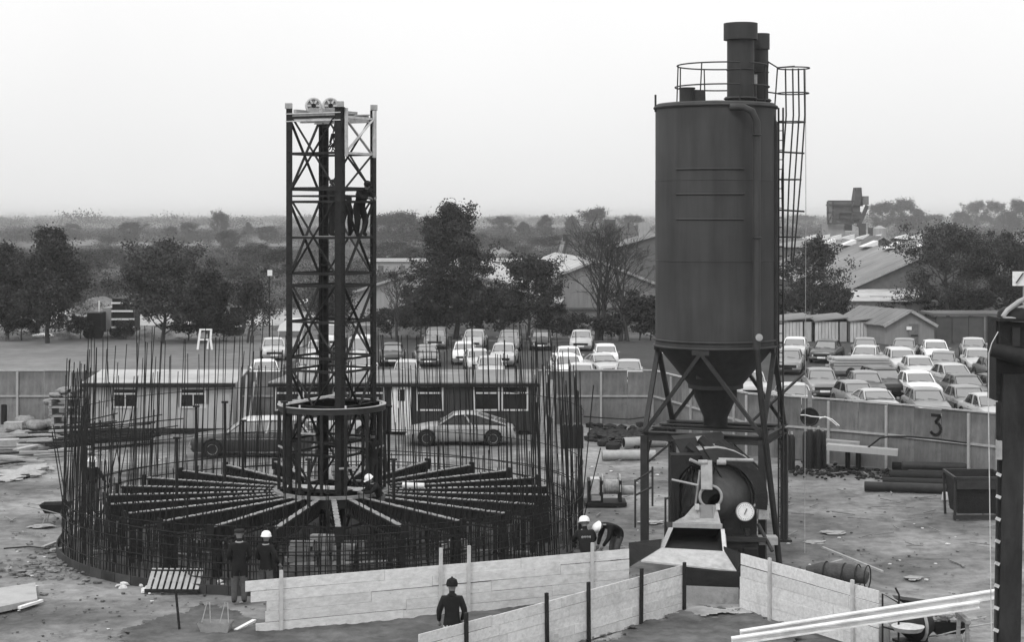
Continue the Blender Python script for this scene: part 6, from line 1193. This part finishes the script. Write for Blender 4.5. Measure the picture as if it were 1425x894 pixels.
# sheet of bags and lagging behind the right fence
pC = G(1165, 816); t = thing('wrapped_bundle', 'long tarpaulin-wrapped bundle with hoops lying behind the right-hand fence', 'bundle', pC, R(-28)); mb = MB(); mb.tube([(-.8, 0, .3), (-.4, 0, .36), (.4, 0, .36), (.8, 0, .28)], [.14, .22, .24, .16], 14); mb.build('wrapping', mat('tarpaulin', .06, .6, .35, 5, .5), t, smooth='auto')
for x in (-.3, .2, .55, .8): MB().ring((x, 0, .3), .3, .018, 20, 5, 'x').build('hoop', M_dark, t)
for i, (a, b, lb) in enumerate((((1118, 800), (1172, 784), 'pale batten lying behind the right-hand fence, leftmost'), ((1145, 788), (1228, 815), 'long pale batten slanting over the wrapped bundle'), ((1255, 836), (1288, 846), 'pale batten behind the white beams near dark sheet'))):
    p, q = G(*a), G(*b); o = MB().bar(p + V(0, 0, .5 if i == 1 else .08), q + V(0, 0, .35 if i == 1 else .08), .07, .05).build('batten', M_rail, off=p); tag(o, lb, 'batten')
p = G(1245, 860); o = MB().prism([(0, 0, .25), (.9, .1, .1), (.35, .2, .05)], (0, .3, .02)).build('dark_sheet', M_black, loc=p + V(0, 0, .2)); tag(o, 'dark triangular steel sheet poking out behind the white beams', 'sheet')
# ---------------------------------------------------------------- machine column at the right edge
Yc = 27; t = thing('machine_column', 'tall dark steel column of a machine at the right edge with white step marks', 'machine', V(xp(1398, Yc), Yc, 0), world=True); o_ = V(*t['_o'])
b0, b1 = V(xp(1397, Yc), Yc, 0), A(1408, 520, Yc); W = .34
mb = MB(); mb.bar(b0, b1, W, .3, up=(0, 1, 0)); mb.build('column', M_mast, t); mb = MB(); q0, q1 = V(xp(1381, Yc), Yc - .1, 0), A(1389, 612, Yc - .1); mb.bar(q0 + V(.05, 0, 0), q1 + V(.05, 0, 0), .1, .06, up=(0, 1, 0)); mb.build('step_channel', M_black, t)
for k in range(12):
    c = A(1390.5 - k * .55, 630 + k * 31, Yc - .17); MB().box(c, (.075, .03, .05), M=Matrix.Rotation(R(24), 3, 'Y')).build('step_mark', M_light, t)
MB().bar(A(1390, 614, Yc - .2), A(1390, 640, Yc - .2), .09, .05, up=(0, 1, 0)).build('bracket', M_galv, t)
MB().box(A(1410, 500, Yc) + V(0, .2, 0), (.56, .5, 1.3)).build('head_casing', M_dark, t); MB().box(A(1408, 470, Yc) + V(0, -.1, 0), (.46, .12, .55)).build('head_cover', M_dark, t); MB().box(A(1409, 468, Yc) + V(0, -.18, 0), (.12, .04, .3)).build('worn_plate', M_silo2, t)
MB().box(A(1410, 444, Yc), (.58, .6, .05)).build('head_cap', M_dark, t); MB().lathe([(.3, 0), (.28, .1), (.2, .17), (0, .2)], 18, A(1414, 443, Yc)).build('rounded_cover', M_dark, t, smooth='auto'); MB().tube([A(1378, 487, Yc - .25), A(1395, 490, Yc - .25), A(1430, 500, Yc - .3)], [.1, .12, .14], 12).build('oil_pipe', M_dark, t, smooth='auto')
MB().bar(A(1389, 560, Yc - .1), A(1389, 612, Yc - .1), .06, .06).build('upright', M_dark, t)
hs = [(1440, 410), (1418, 420), (1402, 432), (1396, 440), (1400, 444), (1415, 445), (1440, 446)]; MB().tube([A(a, b, Yc - .25) for a, b in hs], .04, 8).build('hose_loop', M_galv, t, smooth='auto'); MB().tube([A(1412, 434, Yc - .15), A(1422, 430, Yc - .15), A(1440, 432, Yc - .15)], .05, 8).build('hose', M_rail, t, smooth='auto')
MB().tube([A(1389, 462, Yc - .3), A(1380, 478, Yc - .35), A(1376, 492, Yc - .35), A(1375.5, 560, Yc - .35), V(xp(1374.5, Yc), Yc - .35, .1)], .008, 5).build('white_cable', M_light, t)
MB().box(V(b0.x, b0.y, .1), (1.4, 1.2, .2)).build('base', M_dark, t)
# ---------------------------------------------------------------- foreground small things
def barrow(px, py, rz, label, scl=1, load=False, flip=False):
    t = thing('wheelbarrow', label, 'wheelbarrow', G(px, py), rz); t.scale = (scl,) * 3
    mb = MB(); mb.add([(-.28, -.2, .3), (.3, -.2, .32), (.3, .2, .32), (-.28, .2, .3), (-.5, -.33, .62), (.45, -.33, .6), (.45, .33, .6), (-.5, .33, .62)], [(0, 1, 2, 3), (0, 1, 5, 4), (1, 2, 6, 5), (2, 3, 7, 6), (3, 0, 4, 7)]); mb.build('tray', M_dark, t)
    MB().ring((-.62, 0, .2), .17, .035, 18, 6, 'y').build('wheel', M_rub, t)
    for s in (-1, 1): MB().tube([(-.62, s * .05, .2), (-.2, s * .22, .3), (.5, s * .27, .5), (.95, s * .28, .58)], .018).build('handle', M_galv, t); MB().tube([(.25, s * .22, .32), (.35, s * .24, .0)], .016).build('leg', M_galv, t)
    if load:
        l_ = MB()
        for i in range(12): l_.blob((rnd.uniform(-.35, .3), rnd.uniform(-.2, .2), .58 + rnd.uniform(0, .08)), rnd.uniform(.06, .11), i, n=6)
        stuff(l_.build('spoil_load', M_rubble, t))
barrow(78, 728, R(180), 'dark wheelbarrow standing just left of the rebar ring'); barrow(1318, 900, R(0), 'loaded wheelbarrow beneath the right end of the white beams', 1.0, True)
p = G(1272, 905); t = thing('small_mixer', 'small dark drum mixer with pale rim under the white beams', 'mixer', p, R(20)); MB().lathe([(.18, -.3), (.34, -.1), (.36, .15), (.2, .4)], 20, (0, 0, .55), 'x').build('drum', M_steel, t, smooth='auto'); MB().ring((.1, 0, .55), .36, .04, 22, 6, 'x').build('rim', M_rail, t); MB().box((-.1, 0, .2), (.6, .5, .06)).build('stand', M_dark, t); MB().lathe([(.0, 0), (.3, .0), (.36, .1), (0, .16)], 18, (-.35, -.3, .52)).build('pale_lid', M_light, t)
for i, px in enumerate((1222, 1232)):
    o = MB().lathe([(.09, 0), (.11, .1), (.1, .55), (.06, .6)], 12).build('canister', M_rail, loc=G(px, 906)); tag(o, ['left pale canister under the white beams', 'right pale canister under the white beams'][i], 'canister')
# left foreground: pallet leaning on the ring, stick, handled tub, slab, plank
p = G(240, 826); t = thing('wooden_pallet', 'pale slatted pallet tilted against the front left of the rebar ring', 'pallet', p, R(-2)); 
for i in range(9): x = -.62 + i * .155; MB().bar((x, -.05, .08), (x + .03, .5, .52), .1, .025, up=(0, -1, 1)).build('slat', M_rail, t)
for f in (.05, .95): MB().bar((-.7, -.08 + .55 * f, .04 + .44 * f), (.68, -.08 + .55 * f, .04 + .44 * f), .06, .09).build('bearer', M_dark, t)
p = G(250, 880); o = MB().tube([V(0, 0, 0), V(-.1, .05, .95)], .03, 6).build('stick', M_coat2, loc=p); tag(o, 'dark stick planted upright in the ground below the pallet', 'stick')
p = G(300, 882); t = thing('handled_tub', 'shallow pale mortar tub with wire handles on the left foreground', 'tub', p, R(-4)); MB().add([(-.3, -.15, .02), (.3, -.15, .02), (.3, .2, .02), (-.3, .2, .02), (-.38, -.2, .26), (.38, -.2, .26), (.38, .25, .26), (-.38, .25, .26)], [(0, 1, 2, 3), (0, 1, 5, 4), (1, 2, 6, 5), (2, 3, 7, 6), (3, 0, 4, 7)]).build('tub_body', M_conc, t)
for x in (-.22, .2): MB().tube([(x - .1, 0, .24), (x, .1, .7), (x + .06, .1, .68), (x + .1, 0, .24)], .012, 5).build('wire_handle', M_galv, t)
o = MB().prism([(-15.0, 38.2, 0), (G(52, 842).x, G(52, 842).y, 0), (G(40, 826).x, G(40, 826).y + .6, 0), (-15.0, 42.0, 0)], (0, 0, .14)).build('concrete_slab', mat('pale_slab', .36, .8, .1, 3, .1, dirt=.2)); tag(o, 'pale concrete slab corner at the bottom left', 'slab')
for a, b, w_, lb in (((27, 850), (58, 840), .1, 'white batten beside the concrete slab at bottom left'), ((328, 882), (354, 868), .1, 'short white batten by the left end of the long plank fence'), ((60, 765), (95, 752), .1, 'pale batten left of the rebar ring'), ((70, 770), (93, 766), .12, 'short pale board by the left foot of the ring'), ((75, 625), (140, 634), .22, 'pale plank end resting among timbers at left')):
    p, q = G(*a), G(*b); o = MB().bar(p + V(0, 0, .06), q + V(0, 0, .06), w_, .06).build('batten', M_white if 'white' in lb else M_rail, off=p); tag(o, lb, 'batten')
o = MB().tube([G(5, 765) + V(0, 0, .02), G(40, 763) + V(0, 0, .04), G(90, 768) + V(0, 0, .03), G(100, 772) + V(0, 0, .02)], .02, 5).build('ground_cable', M_black); tag(o, 'dark cable lying on the ground left of the ring', 'cable')
# heap of planks and sheeting at the left edge
tm = []
hw1 = ('pale', 'grey', 'dark', 'broad', 'narrow', 'short'); 
for i in range(22):
    px = 2 + (i % 4) * 30 + rnd.uniform(-8, 8); py = 612 + (i // 4) * 7 + rnd.uniform(-2, 2); p = G(px, py); a = R(rnd.gauss(12, 22)); l_ = rnd.uniform(1.2, 3.0); z = .08 + .09 * (i % 5); mm = (M_timber, M_rail, M_dark)[(i * 7) % 3]
    o = MB().box((0, 0, 0), (l_, rnd.uniform(.12, .3), .07)).build('plank', mm, loc=p + V(0, 0, z)); o.rotation_euler = (0, R(rnd.uniform(-3, 3)), a)
    tag(o, {0: 'brown-grey', 1: 'pale', 2: 'dark'}[(i * 7) % 3] + ' loose plank in the timber heap, ' + ('farthest', 'second', 'third', 'fourth', 'fifth', 'nearest')[i // 4] + ' row, ' + ('at the left edge', 'left of its middle', 'right of its middle', 'at its right end')[i % 4], 'plank', 'loose planks in the timber heap at the left edge')
for i, (px, py, w_, h_) in enumerate(((28, 662, 60, 10), (52, 655, 40, 9), (15, 668, 34, 6))):
    p = G(px, py); s = p.y / F; mb = MB(); mb.blob((0, 0, h_ * s * .3), (w_ * s / 2, .6, h_ * s * .6), i + 40, n=20, amp=.6); o = mb.build('crumpled_sheet', M_rail, loc=p, smooth='auto'); tag(o, ['largest crumpled pale sheet at the left edge', 'crumpled pale sheet behind the largest one at left', 'small crumpled sheet nearest the left edge'][i], 'sheet')
for i, (px, py) in enumerate(((20, 600), (12, 625), (38, 632))):
    o = MB().box((0, 0, .2), (.8, .5, .4)).build('timber_crate', M_rail, loc=G(px, py)); o.rotation_euler = (0, 0, R(10 * i)); tag(o, ['pale box before the sack heap at left', 'pale box at the left edge in the timber heap', 'pale box in the middle of the timber heap'][i], 'box')
def litter(name, label, n, fn, m, smin, smax, fl=.5):
    mb = MB()
    for i in range(n):
        c = fn(); s = rnd.uniform(smin, smax); mb.blob(c + V(0, 0, s * fl * .5), (s, s * rnd.uniform(.5, 1), s * fl), i, n=6, amp=.6)
    o = mb.build(name, m); tag(o, label, 'debris', kind='stuff')
litter('stones', 'small stones and lumps of earth scattered over the site yard', 900, lambda: G(rnd.uniform(0, 1425), 640 + 260 * rnd.random()), M_yard, .015, .06)
litter('clods', 'dark clods of mud trodden over the yard', 500, lambda: G(rnd.gauss(500, 500), 650 + 250 * rnd.random()), M_soil, .015, .06, .5)
mb = MB()
for i in range(90):
    p_ = G(rnd.choice((rnd.uniform(0, 140), rnd.uniform(820, 1425), rnd.uniform(1080, 1425))), rnd.uniform(640, 800)); a_ = rnd.uniform(0, PI); l_ = rnd.uniform(.15, .8); mb.bar(p_ + V(0, 0, .05), p_ + V(math.cos(a_) * l_, math.sin(a_) * l_, .05 + rnd.uniform(0, .05)), rnd.uniform(.02, .06), .03)
tag(mb.build('offcuts', M_timber), 'short timber offcuts and wire ends strewn over the yard', 'debris', kind='stuff')
litter('litter', 'scraps of pale litter scattered on the site', 130, lambda: G(rnd.uniform(0, 1425), 640 + 250 * rnd.random()), M_paper, .03, .08, .3)
litter('rubble', 'rubble and rags lying before the left of the ring', 170, lambda: G(rnd.gauss(75, 35), rnd.gauss(790, 12)), M_rubble, .03, .15, .35)
litter('spoil', 'broken spoil along the foot of the hoarding', 200, lambda: (lambda x: G(x, 658 + (x - 1150) * .04 + rnd.gauss(0, 5)))(rnd.uniform(1100, 1240)), M_dark, .03, .12, .6)
litter('spoil', 'dark spoil and scrap before the hoarding left of the silo', 220, lambda: G(rnd.uniform(820, 900), rnd.gauss(608, 6)), M_dark, .06, .3, .6)
litter('rags', 'white scraps by the pallet and the standing men', 34, lambda: G(rnd.choice((rnd.gauss(185, 12), rnd.gauss(305, 6), rnd.gauss(205, 5))), rnd.gauss(815, 5)), M_paper, .04, .12, .5)
for i in range(5):
    o = MB().blob((0, 0, 0), (rnd.uniform(.2, .4), .25, .03), i, n=16, amp=.9).build('puddle_crust', M_conc, loc=G((1135, 58, 1160, 905, 1270)[i], (756, 733, 742, 728, 806)[i]) + V(0, 0, .02)); tag(o, ['flat pale patch right of the silo ladder', 'pale cement patch below the wheelbarrow at left', 'second pale patch farther into the yard', 'pale patch behind the mixer steps', 'pale patch in the near right of the yard'][i], 'patch')
# dark soil between the fences
def soil(name, poly, seed, step=.07, zb=.05, amp=.05, m=None):
    poly = [G(*p) for p in poly]; xs = [p.x for p in poly]; ys = [p.y for p in poly]
    def inside(x, y):
        c = False; j = len(poly) - 1
        for i in range(len(poly)):
            if (poly[i].y > y) != (poly[j].y > y) and x < (poly[j].x - poly[i].x) * (y - poly[i].y) / (poly[j].y - poly[i].y) + poly[i].x: c = not c
            j = i
        return c
    x0, y0 = min(xs) - .3, min(ys) - .3; nx, ny = int((max(xs) - x0 + .6) / step), int((max(ys) - y0 + .6) / step); mb = MB(); ids = {}
    def vid(i, j):
        if (i, j) not in ids:
            x, y = x0 + i * step, y0 + j * step; ids[(i, j)] = len(mb.v); mb.v.append((x, y, zb + amp * (mnoise.noise(Vector((x * 1.2, y * 1.2, seed))) + .6 * mnoise.noise(Vector((x * 4, y * 4, seed))) + .35 * mnoise.noise(Vector((x * 11, y * 11, seed))))))
        return ids[(i, j)]
    for j in range(ny):
        for i in range(nx):
            x, y = x0 + (i + .5) * step, y0 + (j + .5) * step; k = Vector((x * 1.5, y * 1.5, seed)); dx = .45 * mnoise.noise(k) + .2 * mnoise.noise(k * 4); dy = .45 * mnoise.noise(k + V(9, 0, 0)) + .2 * mnoise.noise(k * 4 + V(5, 5, 0))
            if inside(x + dx, y + dy): mb.f.append((vid(i, j), vid(i + 1, j), vid(i + 1, j + 1), vid(i, j + 1))); mb.m.append(0)
    struct(mb.build(name, m or M_soil, smooth='all'))
soil('soil', [(150, 930), (190, 868), (300, 846), (360, 862), (600, 848), (880, 830), (900, 870), (700, 930)], 1)
soil('soil', [(760, 930), (905, 868), (960, 846), (1050, 856), (1100, 880), (1130, 930)], 2)
soil('soil', [(930, 858), (955, 846), (1045, 852), (1020, 862)], 7, zb=.07, amp=.04, m=M_oldconc)

# ---------------------------------------------------------------- haze
hm = bpy.data.materials.new('haze_air'); hm.use_nodes = True; n_ = hm.node_tree.nodes; n_.clear()
pv = n_.new('ShaderNodeVolumePrincipled'); pv.inputs['Color'].default_value = (.97, .97, .97, 1); pv.inputs['Density'].default_value = .0003; pv.inputs['Anisotropy'].default_value = .3
ou = n_.new('ShaderNodeOutputMaterial'); hm.node_tree.links.new(pv.outputs[0], ou.inputs['Volume'])
o = MB().box((0, 2900, 9.0), (9000, 6400, 22)).build('haze', hm); o['kind'] = 'stuff'; o['label'] = 'pale haze over the plain'
for o in OFFS:
    if '_o' in o: del o['_o']
